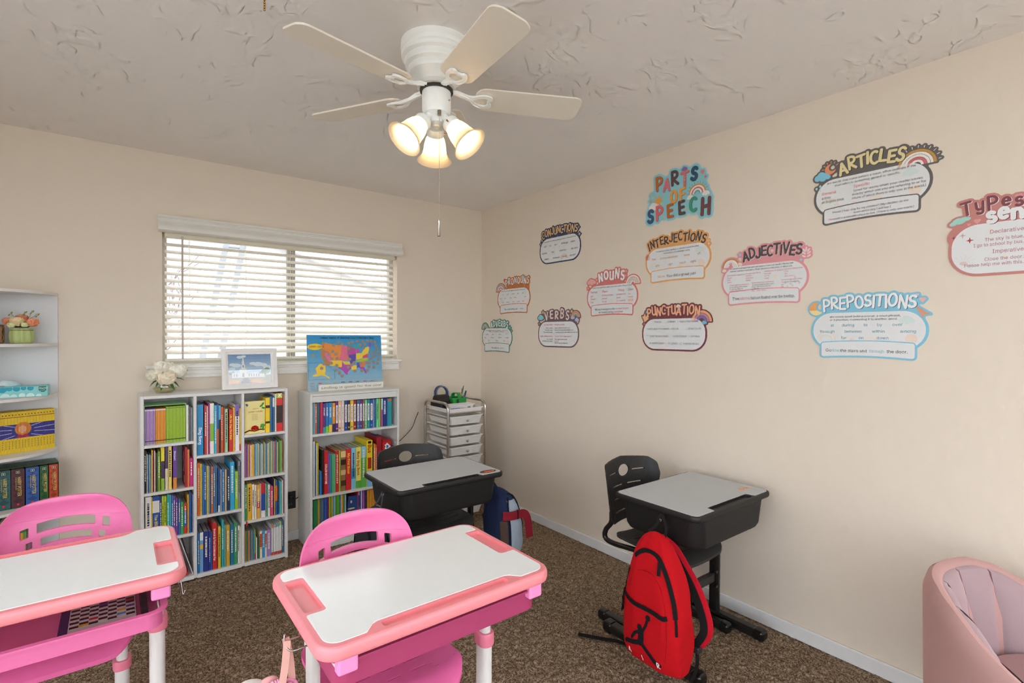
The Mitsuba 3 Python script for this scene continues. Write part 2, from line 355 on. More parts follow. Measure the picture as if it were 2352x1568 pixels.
def black_desk(X, Y, zt, label, sticker, hook_sides=(-1, 1)):
    t = thing('school_desk', label, 'desk')
    P = lambda name, m, c, mat='satin', sm=False, l=None: part(t, name, place(m, X, Y), c, mat, sm, l)
    w, d = .60, .43
    edge = rrect(w, d, .035, 8); pocket = affinity.translate(rrect(.30, .034, .010), 0, -d / 2 + .030)
    e2 = edge.buffer(-.003)
    P('top_frame', sub(ring_stack([(0, 0, w - .012, d - .012, .030, zt - .026), (0, 0, w - .003, d - .003, .034, zt - .022), (0, 0, w, d, .035, zt - .016), (0, 0, w, d, .035, zt - .008), (0, 0, w - .003, d - .003, .034, zt - .003), (0, 0, w - .009, d - .009, .031, zt - .001)]), prism(pocket, .02, zt - .009)), BLK, 'satin', 35)
    notch = Polygon([(-.185, -.3), (-.158, -d / 2 + .050), (.158, -d / 2 + .050), (.185, -.3)]).buffer(-.004).buffer(.004)
    P('laminate_top', prism(edge.buffer(-.011).difference(notch), .0025, zt - .0015), '#a9acad', 'satin', False, 'light grey laminate writing surface')
    P('cubby', ring_stack([(0, .0, w - .13, d - .09, .05, zt - .160), (0, .0, w - .095, d - .055, .06, zt - .153), (0, .0, w - .078, d - .038, .06, zt - .135), (0, 0, w - .060, d - .026, .05, zt - .024)]), '#171717', 'satin', 35)
    for s in (-1, 1):
        x = s * .248
        P('post', [post(x, .035, .03, .36, .034, .052), post(x, .035, .36, zt - .15, .026, .042)], BLK, 'gloss', 40)
        f = P('foot', rbox((x - .026, -.185, .004), (x + .026, .265, .046), .012), BLK, 'gloss', 35)
        for y in (-.19, .27):
            part(t, 'foot_cap', place(rbox((x - .029, y - .028, 0), (x + .029, y + .028, .050), .016), X, Y), '#121212', 'gloss', 35)
        for z in (.175, .245):
            P('bolt', cyl((x - s * .03, .01, z), (x - s * .03, .004, z), .007, n=10), '#5d5b58', 'metal', 30)
    P('crossbar', box((-.235, .022, .185), (.235, .050, .232), .006), BLK, 'gloss', 30)
    for s in hook_sides:
        x = s * .272
        P('bag_hook', tube(spline([(x, -.045, zt - .045), (x + s * .022, -.045, zt - .05), (x + s * .03, -.045, zt - .06), (x + s * .034, -.045, zt - .048)], 4), .0025, 8), '#9a9690', 'metal', True)
    return t
def black_chair(X, Y, label):
    t = thing('school_chair', label, 'chair')
    P = lambda name, m, c, mat='satin', sm=False, l=None: part(t, name, place(m, X, Y), c, mat, sm, l)
    seat = rrect(.385, .37, .06, 8)
    sl = unary_union([affinity.translate(rrect(.12, .006, .0029, 3), sx * .082, -.11 + .05 * i) for i in range(5) for sx in (-1, 1)])
    fz = lambda x, y: .018 * (x / .19) ** 2 - .03 * np.clip((-y - .11) / .075, 0, 1) ** 2 + .01 * np.clip(y / .18, 0, 1)
    P('seat', bent(seat.difference(sl), .012, fz, .035).apply_translation((0, 0, .402)), '#302f2e', 'satin', 50)
    b = Polygon([(-.165, 0), (.165, 0), (.2, .20), (.195, .262), (.165, .286), (0, .302), (-.165, .286), (-.195, .262), (-.2, .20)]).buffer(-.035).buffer(.035, quad_segs=8)
    hole = affinity.translate(affinity.scale(Point(0, 0).buffer(1, quad_segs=8), .043, .030), 0, .232)
    bs = [affinity.translate(rrect(.082, .007, .0034, 3), s * .098, .228) for s in (-1, 1)] + [affinity.translate(rrect(.100, .007, .0034, 3), s * .064, .165) for s in (-1, 1)] + [affinity.translate(rrect(.100, .007, .0034, 3), s * .064, z) for s in (-1, 1) for z in (.105, .045)]
    m = bent(b.difference(unary_union([hole] + bs)), .011, lambda x, y: 0 * x, .03)
    v = m.vertices.copy(); x, z, y = v[:, 0], v[:, 1], v[:, 2]
    m.vertices = np.column_stack([x, .235 + y - .055 * (x / .2) ** 2 + .05 * (z / .3) - .02 * np.clip((np.abs(x) - .16) / .04, 0, 1) ** 2, z + .462]); m.invert()
    P('backrest', m, '#232222', 'satin', 50)
    for s in (-1, 1):
        x = s * .150
        pts = spline([(x, .222, .52), (x, .224, .47), (x, .258, .425), (x, .262, .385), (x, .21, .372), (x, .05, .385), (x, -.13, .388)], 6)
        P('back_tube', tube(pts, .0125, 12), BLK, 'gloss', True)
        xf_ = s * .185
        P('post', [post(xf_, .02, .03, .27, .034, .05), post(xf_, .02, .27, .385, .026, .04)], BLK, 'gloss', 40)
        P('foot', rbox((xf_ - .022, -.18, .006), (xf_ + .022, .23, .044), .012), BLK, 'gloss', 35)
        for y in (-.185, .235): P('foot_cap', rbox((xf_ - .025, y - .026, 0), (xf_ + .025, y + .026, .047), .015), '#121212', 'gloss', 35)
    P('crossbar', box((-.17, .008, .12), (.17, .034, .16), .005), BLK, 'gloss', 30); P('seat_rail', box((-.19, -.005, .366), (.19, .045, .388), .005), BLK, 'gloss', 30)
    return t
dk2 = black_desk(-1.17, -1.288, .68, 'black student desk with a grey top in front of the drawer cart', None)
dk3 = black_desk(-.388, -2.288, .68, 'black student desk with a grey top beside the right wall, red backpack hanging on it', None)
black_chair(-1.165, -1.225, 'black slotted plastic chair pushed under the desk near the drawer cart')
black_chair(-.395, -2.165, 'black slotted plastic chair behind the desk with the red backpack')
# stickers stuck on the two tops
q = part(dk2, 'sticker', place(prism(affinity.scale(Point(0, 0).buffer(1, quad_segs=10), .048, .022), .0006, .681), -1.17 + .225, -1.288 - .165), '#2a1a16', label='dark oval sticker with orange lettering')
E1 = affinity.scale(Point(0, 0).buffer(1, quad_segs=10), .043, .018)
part(dk2, 'sticker_flame', place(prism(Polygon([(-.04, -.004), (-.02, -.012), (.02, -.016), (.043, -.002), (.036, .008), (.02, -.004), (-.01, -.003)]), .0004, .6818), -1.17 + .225, -1.288 - .165), '#d8742a')
part(dk2, 'sticker_flame', place(prism(sbox(-.022, -.001, .024, .010), .0004, .6818), -1.17 + .225, -1.288 - .165), '#c8321f')
q = part(dk3, 'sticker', place([prism(affinity.scale(Point(-.02, .004).buffer(1, quad_segs=6), .009, .009, origin=(-.02, .004)).simplify(0) if False else Point(-.02, .006).buffer(.009), .0006, .681), prism(Point(-.02, .006).buffer(.014).difference(Point(-.02, .006).buffer(.011)), .0006, .681), prism(Polygon([(0, -.012), (.016, -.006), (.028, -.016), (.022, 0), (.034, .008), (.014, .006), (.004, .014)]), .0006, .681)], -.388 + .225, -2.288 - .125), '#d68a55', label='torn orange sticker remains')

PINK, PINK2 = '#e8799f', '#e0689f'
def pink_desk(X, Y, zt, flip, ring_z, label, open_tray):
    t = thing('kids_desk', label, 'desk')
    a = 180 if flip else 0
    P = lambda name, m, c, mat='plastic', sm=False, l=None: part(t, name, place(m, X, Y, a), c, mat, sm, l)
    w, d = .68, .475
    edge = rrect(w, d, .055, 10)
    pk = lambda s: affinity.translate(rrect(.048, .185, .008), s * (w / 2 - .044), .045)
    ledge = Polygon([(-.275, -d / 2 - .01), (-.235, -d / 2 + .012), (-.205, -d / 2 + .045), (-.19, -d / 2 + .052), (.19, -d / 2 + .052), (.205, -d / 2 + .045), (.235, -d / 2 + .012), (.275, -d / 2 - .01)])
    groove = affinity.translate(rrect(.37, .026, .006), 0, -d / 2 + .031)
    pockets = unary_union([pk(-1), pk(1), groove])
    P('top_frame', sub(ring_stack([(0, 0, w - .016, d - .016, .047, zt - .036), (0, 0, w - .005, d - .005, .052, zt - .032), (0, 0, w, d, .055, zt - .024), (0, 0, w, d, .055, zt - .014), (0, 0, w - .004, d - .004, .053, zt - .006), (0, 0, w - .010, d - .010, .050, zt - .002), (0, 0, w - .018, d - .018, .046, zt)], 10), *[prism(q, .02, zt - .010) for q in (pk(-1), pk(1), groove)]), '#e2868d', 'plastic', 40)
    wcut = unary_union([affinity.translate(rrect(.082, .215, .012), s * (w / 2 - .030), .045) for s in (-1, 1)] + [ledge])
    wp = edge.buffer(-.020).difference(wcut).buffer(-.006).buffer(.006, quad_segs=5)
    P('writing_surface', prism(wp, .0025, zt - .0010), '#dfe3e3', 'gloss', False, 'white writing surface')
    # drawer tray: an open box
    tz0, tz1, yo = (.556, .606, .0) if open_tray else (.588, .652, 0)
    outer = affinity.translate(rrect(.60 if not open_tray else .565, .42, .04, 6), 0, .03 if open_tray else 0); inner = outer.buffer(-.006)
    P('tray', [prism(inner.buffer(-.004), .005, tz0), prism(outer.buffer(-.003).difference(inner), tz1 - tz0, tz0), prism(outer.buffer(.010).difference(inner), .005, tz1 - .005)], '#a03a62' if not open_tray else '#d4699a', 'plastic', 30)  # closed tray is the same pink; shade under the top is put into its colour
    for s in (-1, 1):
        x, y = s * .275, .035
        P('leg', [post(x, y, .05, ring_z - .005, .042, .060)], '#d5d3d0', 'plastic', 40)
        P('leg_extension', [post(x, y, ring_z - .01, zt - .06, .033, .050)], '#cfcdca', 'plastic', 40)
        P('height_collar', ring_stack([(x, y, .050, .069, .024, ring_z - .022), (x, y, .054, .073, .026, ring_z - .018), (x, y, .054, .073, .026, ring_z + .016), (x, y, .049, .068, .0235, ring_z + .02)]), '#dd7a92', 'plastic', 40)
        P('top_arm', box((x - .022, -.205, zt - .070), (x + .022, .20, zt - .034), .006), '#cbc9c6', 'plastic', 30)
        P('arm_cap', rbox((x - .0235, -.228, zt - .073), (x + .0235, -.200, zt - .033), .006), '#e68cc0', 'plastic', 35)
        P('arm_cap', rbox((x - .0235, .195, zt - .073), (x + .0235, .222, zt - .033), .006), '#e68cc0', 'plastic', 35)
        P('arm_bracket', [prism(Polygon([(-.012, 0), (.05, 0), (.05, .04), (.0, .04), (-.012, .02)]), .003)][0].apply_transform(np.array([[0, 0, 1, x - s * .026], [-1, 0, 0, -.15], [0, 1, 0, zt - .078], [0, 0, 0, 1.]])), '#b8b6b2', 'metal')
        P('foot', rbox((x - .026, -.215, .006), (x + .026, .235, .052), .012), '#d8d6d3', 'plastic', 35)
        P('foot_cap', rbox((x - .031, -.245, 0), (x + .031, -.19, .066), .022), '#e277ab', 'plastic', 35)
        P('foot_cap', rbox((x - .031, .19, 0), (x + .031, .245, .066), .022), '#e277ab', 'plastic', 35)
    P('crossbar', box((-.26, .022, .16), (.26, .048, .20), .006), '#d5d3d0', 'plastic', 30)
    return t
def pink_chair(X, Y, label):
    t = thing('kids_chair', label, 'chair')
    P = lambda name, m, c, mat='plastic', sm=False, l=None: part(t, name, place(m, X, Y), c, mat, sm, l)
    seat = rrect(.386, .375, .065, 8)
    sl = unary_union([affinity.translate(rrect(l, .0055, .0027, 3), x, -.085 + .048 * i) for i in range(4) for x, l in ((-.078, .056), (0, .040), (.078, .056))])
    fz = lambda x, y: .022 * np.clip((np.abs(x) - .11) / .08, 0, 1) ** 1.5 - .036 * np.clip((-y - .12) / .07, 0, 1) ** 2 + .02 * np.clip((y - .08) / .1, 0, 1) ** 2
    P('seat', bent(seat.difference(sl), .014, fz, .028).apply_translation((0, 0, .398)), '#d05f93', 'plastic', 50)
    b = Polygon([(-.17, 0), (.17, 0), (.187, .12), (.187, .20), (.170, .262), (.128, .305), (.06, .322), (-.06, .322), (-.128, .305), (-.170, .262), (-.187, .20), (-.187, .12)])
    b = Polygon(spline(np.array(b.exterior.coords)[:-1], 5, True)).buffer(0)
    def arc_slot(x0, x1, z, hh): 
        t = np.linspace(x0, x1, 9); c = z - 1.1 * t ** 2
        return Polygon(np.vstack([np.column_stack([t, c + hh]), np.column_stack([t[::-1], c[::-1] - hh])])).buffer(-.003).buffer(.003)
    holes = [arc_slot(-.080, .080, .232, .017), arc_slot(-.122, -.100, .228, .017), arc_slot(.100, .122, .228, .017), arc_slot(-.070, .070, .183, .013), arc_slot(-.108, -.09, .182, .013), arc_slot(.09, .108, .182, .013), arc_slot(-.062, .062, .142, .011)]
    m = bent(b.difference(unary_union(holes)), .014, lambda x, y: 0 * x, .025)
    v = m.vertices.copy(); x, z, y = v[:, 0], v[:, 1], v[:, 2]
    edge = np.clip((np.hypot(np.maximum(np.abs(x) - .10, 0), np.maximum(z - .20, 0)) - .05) / .06, 0, 1)
    m.vertices = np.column_stack([x, .19 + y - .05 * (x / .19) ** 2 + .045 * (z / .3) - .018 * edge ** 2, z + .478]); m.invert()
    P('backrest', m, '#da6fa2', 'plastic', 50)
    for s in (-1, 1):
        x = s * .155
        pts = spline([(x, .188, .60), (x, .185, .50), (x, .195, .44), (x, .19, .395), (x, .13, .382), (x, -.10, .385)], 6)
        P('back_tube', tube(pts, .012, 12), '#d5d3d0', 'plastic', True)
        P('leg', [post(x, .02, .05, .25, .042, .058), post(x, .02, .24, .385, .033, .048)], '#d5d3d0', 'plastic', 40)
        P('height_collar', ring_stack([(x, .02, .05, .066, .022, .228), (x, .02, .053, .069, .024, .232), (x, .02, .053, .069, .024, .256), (x, .02, .05, .066, .022, .26)]), '#dd7a92', 'plastic', 40)
        P('foot', rbox((x - .024, -.17, .006), (x + .024, .20, .05), .012), '#d8d6d3', 'plastic', 35)
        for y in (-.175, .205): P('foot_cap', rbox((x - .029, y - .026, 0), (x + .029, y + .026, .062), .02), '#e277ab', 'plastic', 35)
    P('crossbar', box((-.15, .008, .372), (.15, .04, .390), .005), '#d5d3d0', 'plastic', 30)
    return t
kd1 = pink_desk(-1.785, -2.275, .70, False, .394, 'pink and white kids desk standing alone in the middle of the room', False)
kd0 = pink_desk(-2.645, -1.64, .70, True, .485, 'pink and white kids desk cut by the left edge, open tray under it', True)
pink_chair(-1.848, -2.195, 'pink plastic chair with slotted back behind the middle kids desk')
pink_chair(-2.612, -1.415, 'pink plastic chair with slotted back behind the left kids desk')
# ---------------------------------------------------------------- bookcases
SHW = '#d3d4d3'
def carcass(t, pieces, col=SHW):
    for name, a, b in pieces: part(t, name, box(a, b, .0015), col, 'satin')
bc1 = thing('bookcase', 'white cubby bookcase of eleven compartments full of books left of the outlet', 'bookcase')
Z1, Y1 = 1.052, -.27
P1 = [('side_panel', (-2.370, Y1, 0), (-2.354, -.004, Z1)), ('side_panel', (-1.645, Y1, 0), (-1.629, -.004, Z1)), ('top_panel', (-2.354, Y1 + .001, Z1 - .0165), (-1.645, -.004, Z1 - .0005)),
      ('divider', (-2.1275, Y1 + .001, .012), (-2.1125, -.008, Z1 - .0165)), ('divider', (-1.8865, Y1 + .001, .012), (-1.8715, -.008, Z1 - .0165)), ('back_panel', (-2.354, -.008, .01), (-1.645, -.004, Z1 - .016))]
COL = {'L': (-2.354, -2.1275), 'M': (-2.1125, -1.8865), 'R': (-1.8715, -1.645)}
SHZ = {'L1': .786, 'L2': .529, 'L3': .269, 'M1': .699, 'M2': .356, 'R1': .789, 'R2': .533, 'R3': .275}
for k, z in SHZ.items(): P1.append(('shelf', (COL[k[0]][0], Y1 + .001, z - .015), (COL[k[0]][1], -.008, z)))
P1 += [('bottom_panel', (COL[k][0], Y1 + .001, .008), (COL[k][1], -.008, .030)) for k in 'LMR']
carcass(bc1, P1)
SHZ.update({'L4': .03, 'M3': .03, 'R4': .03})
bc2 = thing('bookcase', 'white narrow bookcase of stacked shelves below the coin map', 'bookcase')
P2 = [('side_panel', (-1.498, -.28, 0), (-1.4825, -.004, 1.007)), ('side_panel', (-.9035, -.28, 0), (-.888, -.004, 1.007)), ('top_panel', (-1.4825, -.279, .992), (-.9035, -.004, 1.0075)),
      ('header_rail', (-1.4825, -.276, .951), (-.9035, -.262, .9905)), ('back_panel', (-1.4825, -.008, .02), (-.9035, -.004, .992))]
P2 += [('shelf', (-1.4825, -.279, z - .0155), (-.9035, -.008, z)) for z in (.748, .348, .075)] + [('plinth', (-1.4825, -.27, .0), (-.9035, -.256, .059))]
carcass(bc2, P2, '#cfd0cd')

# ---------------------------------------------------------------- books
NAMES = {'red': 'c22a2a', 'dark red': '8a2428', 'pink': 'd9486e', 'magenta': 'b02a7a', 'purple': '5c2f86', 'lilac': '9d84c0', 'navy': '24306a', 'blue': '2760ac', 'sky blue': '3a9bd0', 'slate blue': '4a6f92', 'teal': '1f8088', 'turquoise': '3fb5ad', 'green': '3c9448', 'dark green': '22603a',
         'lime green': '9cba2e', 'mint green': '80c8a0', 'yellow': 'e4c436', 'mustard': 'c09028', 'orange': 'd87a28', 'brown': '7a5636', 'tan': 'c0a888', 'cream': 'e6dcc0', 'white': 'dcdcd8', 'grey': '8c9294', 'black': '222224', 'peach': 'e6b48a'}
NV = {k: np.array([int(v[i:i + 2], 16) for i in (0, 2, 4)], float) for k, v in NAMES.items()}
def cname(h):
    c = np.array([int(h[i:i + 2], 16) for i in (0, 2, 4)], float); return min(NV, key=lambda k: ((NV[k] - c) ** 2).sum())
ORD = 'first second third fourth fifth sixth seventh eighth ninth tenth eleventh twelfth thirteenth fourteenth fifteenth sixteenth seventeenth eighteenth nineteenth twentieth'.split()
TENS = {20: 'twenty', 30: 'thirty'}
def ordn(i):
    if i < 20: return ORD[i]
    t = (i + 1) // 10 * 10; return f'{TENS[t]}-{ORD[(i + 1) % 10 - 1]}' if (i + 1) % 10 else {30: 'thirtieth', 40: 'fortieth'}[t]
def spine_plate(x0, x1, z0, z1, y, t=.0004): return box((x0, y - t, z0), (x1, y + .0005, z1))
def spine_text(s, h, x, ztop, y, bold=True, up=False):
    m = meshkit.text_mesh(s, h, .0005, bold); b = m.bounds
    m.apply_translation((0, -h / 2, 0))
    return xf(m, (x, y, ztop), (0, 0, -1), (1, 0, 0))
def dashes(x, z0, z1, y, w, r):
    ms = []; z = z1
    while z > z0 + .006:
        l = r.uniform(.004, .012); ms.append(box((x - w / 2, y - .0004, max(z - l, z0)), (x + w / 2, y + .0003, z))); z -= l + r.uniform(.0015, .005)
    return ms
def book(x0, w, z0, z1, y, depth, col, label, group, extras='', hard=None):
    """An upright book with its spine at y facing -y: cover, pages and what is printed on the spine."""
    t = thing('book', label, 'book', group)
    x1 = x0 + w - .0006; r = random.Random(int(x0 * 1e5) + int(z1 * 1e3))
    if w < .0065:
        part(t, 'cover', box((x0, y, z0), (x1, y + depth, z1)), col, 'plastic')
    else:
        c = .0012 if w < .016 else .0022
        part(t, 'cover', [box((x0, y, z0), (x1, y + c, z1)), box((x0, y + c, z0), (x0 + c, y + depth, z1)), box((x1 - c, y + c, z0), (x1, y + depth, z1))], col, 'plastic')
        part(t, 'pages', box((x0 + c, y + c, z0 + .002), (x1 - c, y + depth - .003, z1 - (.0035 if w > .012 else .0015))), '#bdb8ab', 'matte')
    H = z1 - z0; xc = (x0 + x1) / 2; taken = [(.0, .06), (.92, 1.)]
    for e in [e for e in extras.split(';') if e]:
        if e[0] == 'b':
            q = e[1:].split(':'); f0, f1 = (float(q[1]), float(q[2])) if len(q) > 2 else (.85, 1)
            part(t, 'spine_band', spine_plate(x0 + .0001, x1 - .0001, z1 - f1 * H + .0002, z1 - f0 * H - .0002, y, .0003), q[0], 'plastic'); taken.append((f0, f1))
        elif e[0] == 't':
            q = e[1:].split(':'); f = float(q[2]) if len(q) > 2 else .12
            h = min(w * .5, .016) if len(q[0]) < 6 else min(w * .48, (1 - f) * H / len(q[0]) * 1.15)
            if q[0] == 'K': part(t, 'title', xf(mv(meshkit.text_mesh('K', w * .62, .0006, True), (-w * .2, 0, 0)), (xc, y - .0003, z1 - .105 * H), (1, 0, 0), (0, 0, 1)), q[1], 'matte')
            else: part(t, 'title', spine_text(q[0], h, xc, z1 - f * H, y - .0002), q[1], 'matte')
        elif e in 'ld':
            if w > .008: part(t, 'title', dashes(xc, z0 + H * r.uniform(.2, .35), z1 - H * r.uniform(.08, .2), y, w * .34, r), '#e6e2d6' if e == 'l' else '#3d3a3a', 'matte')
        elif e == 'c':
            cap = affinity.translate(rrect(w * .68, H * .60, w * .33, 4), 0, H * .57)
            part(t, 'spine_label', xf(prism(cap, .0005), (xc, y, z0), (1, 0, 0), (0, 0, 1)), '#dfdcd6', 'plastic')
            part(t, 'title', dashes(xc, z0 + H * .32, z0 + H * .80, y - .0004, w * .2, r), '#6d6256', 'matte')
            part(t, 'spine_emblem', xf(prism(Point(0, H * .10).buffer(w * .30, quad_segs=4), .0005), (xc, y, z0), (1, 0, 0), (0, 0, 1)), r.choice(['#e0b03a', '#c8502f', '#4a90c0', '#d8d0c0', '#58a058']), 'plastic')
    return t
BOOKS = {
'L1': '''-2161 11 989 d9d9d6 l
-2149 10 978 565a5c
-2138 8 973 7c8890''',
'L2': '''-2353 10 753 1d1d22 l
-2342 4 738 d8d8d4 d
-2337 5 733 3c6e8f
-2331 5 733 8fa6ae
-2325 5 730 6f9aa3
-2320 5 757 d7b347
-2314 4 752 8e2f2a
-2309 5 753 c9c2b0
-2304 5 743 5d4632
-2298 5 739 2f4a33
-2293 12 745 76a02f l
-2278 16 767 e3d02e b3d2f55:.32:.72;b86b23a:.72:1
-2260 14 767 4a3d5c bd8cdb0:.5:1
-2245 16 767 e9d46c d
-2223 17 768 6b3fa0 tDinosaurs:efe7f5;be08a2c:.74:1
-2156 10 738 d8792e
-2145 16 687 c92f7d l''',
'L3': '''-2349 27 507 dcdcd6 d
-2321 4 501 e3c53a
-2317 32 503 1f4e9b bd9d6cb:.1:.38;tThe BIG Book:f0d23a:.42
-2285 10 495 2c3a78 l
-2275 9 499 b9cc2e d
-2265 11 497 a9c435 d
-2252 11 504 2fa39b l
-2241 9 500 3c9fb5
-2231 9 495 3e6bb0 l
-2222 9 489 6a4aa2 l
-2212 10 474 7a3f9b l
-2200 11 467 2f62ae l
-2188 13 450 36a04a l
-2174 15 439 c9322f b2b5fa5:.25:.75;l
-2157 8 486 d4a13a
-2148 8 492 245fa8 l
-2139 7 487 1f3c78
-2131 7 481 d9dbe0 d''',
'M1': '''-2109 31 986 1c86bd tSing Song:ffffff:.45
-2074 13 980 b8322e l
-2061 5 975 d7d5cf
-2055 9 986 93206b
-2046 20 989 e2e0da b7fb23a:.4:.75
-2024 12 976 3fb0cf l
-2011 9 979 2a63b0 bd8622f:.5:1
-2002 11 974 1f1f22 b38b0cc:0:.3
-1990 10 965 d8642c l
-1979 8 960 9c3a28
-1970 15 951 9fcfa2 d
-1949 20 945 c8282b tLift-the-Flap First Math:f4e04a
-1928 9 956 e0b93a
-1917 21 971 e4e1ea b7a58b0:0:.25;d
-1894 13 949 e3c234 bc8322f:.85:1''',
'M2': '''-2109 13 656 dd6a25 l
-2095 9 649 d9bb4a
-2085 8 644 2b74ab
-2077 13 638 2359a0 l
-2063 9 632 c3b74d
-2054 5 631 8d9aa0
-2049 5 627 2a6cab
-2042 11 625 c8642c l
-2030 10 627 3a74a8 l
-2020 11 626 44688a
-2006 10 608 1f4f94 bc6d6e2:.85:1
-1995 8 602 8f9698
-1985 11 604 2f72b4 l
-1972 10 599 b9a888
-1960 15 596 28304f l
-1944 23 636 2fa7d4 l
-1919 16 578 94bd2f l
-1903 13 636 7d8285 d
-1889 10 628 2a3a66''',
'M3': '''-2109 11 253 2a7cc0 l
-2097 17 257 6fa0cf bdfe4ea:0:.2;be7b83a:.3:.42
-2079 25 259 25337c l
-2053 9 255 223a88 l
-2044 7 249 2a57a5
-2035 22 297 c32a2a tSearch & Find Christmas Fun:f2ece0
-2012 6 278 a82c2c
-2006 12 272 ddb42f d
-1994 5 262 46903d
-1988 11 303 2aa6ad l
-1976 9 273 6c9a9c
-1965 19 270 c9a02e l
-1944 18 269 1f6f97 l
-1925 19 273 3a9066 l
-1904 10 253 dbd8cd d
-1893 12 246 d6d8cf d''',
'R1': '''-1753 24 1001 ecc918 b22201a:.22:.3;b22201a:.68:.74
-1727 11 1006 2b6ea2
-1714 12 1007 24578f bcfd3d0:.04:.3
-1700 8 1021 dcdccb
-1692 36 1024 cf1f1f bb2c224:0:.13;b27160f:.32:.78;tK:ffffff:.03
-1654 10 1019 9b6f66''',
'R3': '''-1868 14 490 3b9b62 l
-1853 22 493 e2ab2a d
-1829 14 486 e8dcc0 d
-1813 10 479 e6e4de d
-1801 17 478 e0a83a bc2402c:.5:.7;l
-1783 6 482 b8b3a6
-1777 21 482 c52a2f b1f4f9e:.3:.8;be2e2e0:.8:1
-1754 6 477 9ea3a2
-1746 6 472 49a07c
-1739 11 470 e1e3da d
-1725 15 455 d9486e l
-1709 5 495 2a2f57
-1704 5 496 d9b23a
-1698 12 488 2a56a0 bd96a2c:.15:.6
-1685 6 486 24335e
-1677 9 481 3a8fa0
-1668 7 475 72c4ae
-1659 6 482 d5dad5
-1653 10 485 7e3b46''',
'R4': '''-1866 9 212 a98d2e
-1857 7 214 2f6f74
-1849 9 210 d17c24
-1840 7 210 2e6a92
-1832 7 206 8e8c7a
-1824 8 204 2f7f9c
-1815 6 209 96a85a bb04a3a:.8:1
-1807 7 161 cfd6d4
-1799 5 160 2a2422
-1794 8 158 3e7d4a
-1785 13 194 e2d8bf bd0684a:.1:.6;d
-1772 14 196 2b8fc4 l
-1757 11 188 e4dcc6 bd8925a:.1:.5;d
-1745 22 191 9d7fb8 l
-1721 10 218 cfd2cc bd8742a:0:.1;bc0392f:.9:1
-1709 13 217 dadbd8 ba58cc8:0:.1;bc0392f:.9:1
-1695 8 216 d6d8d4 b7ca23a:0:.1;bc0392f:.9:1
-1687 9 219 d9dbd8 b5aa0c8:0:.1;bc0392f:.9:1
-1677 7 222 d6d8d3 b5cb0a0:0:.1;bc0392f:.9:1
-1670 8 226 d8dad4 bb8c23a:0:.1;bc0392f:.9:1
-1661 11 228 2a6486 l''',
'B1': '''-1474 13 946 5aa6c0
-1461 10 943 d8563a l
-1450 19 948 155a66
-1429 16 947 c11f4e
-1412 16 941 5b2f77 tDOG MAN:f2f2f2:.15;b2a9c9c:.8:1
-1394 18 943 1c6fb0 tDOG MAN:f2f2f2:.15;b7cc02f:.78:1
-1374 21 942 1f7fc0 tDOG MAN:f2f2f2:.15;be2c34a:.75:1
-1352 19 940 d88a1f tDOG MAN:f2f2f2:.15;b2a2a5a:.72:1
-1331 18 949 5c2a7a c
-1312 19 949 e6b48a c
-1291 18 949 d9c8c4 c
-1271 19 949 223f86 c
-1250 17 949 2a2826 c
-1231 22 948 e2b52a c
-1208 18 946 8e2a2a c
-1186 18 945 44618e c
-1167 19 945 5c2f86 c
-1146 13 945 8a5a42 c
-1131 14 944 7cc494 c
-1115 18 944 1f8f80 c
-1095 21 943 1f4f9a c
-1073 10 944 8a94d0
-1061 10 943 1c6a80
-1048 15 945 6fc494 d
-1033 12 944 76bd5a
-1019 5 943 b02f4a
-1013 11 943 a85aa0 bb6e0dc:0:.4
-1000 27 943 1c2f70 tMICROBES:e6ecf6:.08
-971 7 940 3a6ab0
-963 28 942 1b9098 bd8542a:.03:.1''',
'B2': '''-1475 12 702 d2d4d2
-1461 6 684 3f6a9c
-1454 5 677 d8d8d0
-1430 12 500 2f74b4
-1417 12 638 2a2424
-1403 24 629 c9262a tCOLOR WITH ME:f4f0ea:.3
-1378 11 613 7d55a5
-1366 11 605 2a8f98
-1353 23 602 57a876
-1329 21 619 c42f30 l
-1307 11 620 a8bb4a
-1294 33 627 8f6a45 be3c38a:.05:.2;b3a2a20:.25:.38;bd6b48a:.5:.62;b4a3626:.75:.88
-1259 33 624 cf2b2c tMy First Book:f4d34a:.1
-1224 30 625 7fc0dd b3a92c0:.5:.75;d
-1192 35 626 e9dc6a tBusy Bug Book:b02a2a:.1;b5aa83a:.82:1
-1156 34 627 5cb04c b86c6dd:0:.28;l''',
'B3': '''-1473 28 320 1f7a48
-1444 8 323 b8862a
-1435 6 323 4f9a4a
-1427 6 324 8a3f90
-1420 7 324 2a8a6a
-1412 7 324 5a3f9a
-1404 7 324 2a4f9a
-1396 7 324 3a62b0
-1388 7 325 27408a
-1380 7 325 8a2a4a
-1372 7 326 c8b83a
-1363 7 325 6aa03a
-1354 5 325 d8b23a
-1348 7 325 4a90b0
-1340 7 325 7ab8c0
-1332 5 325 b0a03a
-1325 20 326 4a9a30
-1303 7 325 3a70a0
-1295 7 325 c0b89a
-1287 7 325 d8912a
-1279 8 324 4a8a3a
-1269 10 322 8ab0c0
-1182 7 327 b02a3a
-1173 6 327 dadada
-1166 7 327 2a4a9a
-1158 6 327 dadada
-1151 7 326 8a4fa0
-1142 9 325 b05aa0
-1132 16 324 3a2a60 d
-1114 9 323 d89a2a
-1104 9 323 c8822a
-1094 9 322 d89a2a
-1084 9 322 c8822a
-1073 9 321 d8942a
-1063 9 321 c8822a'''}
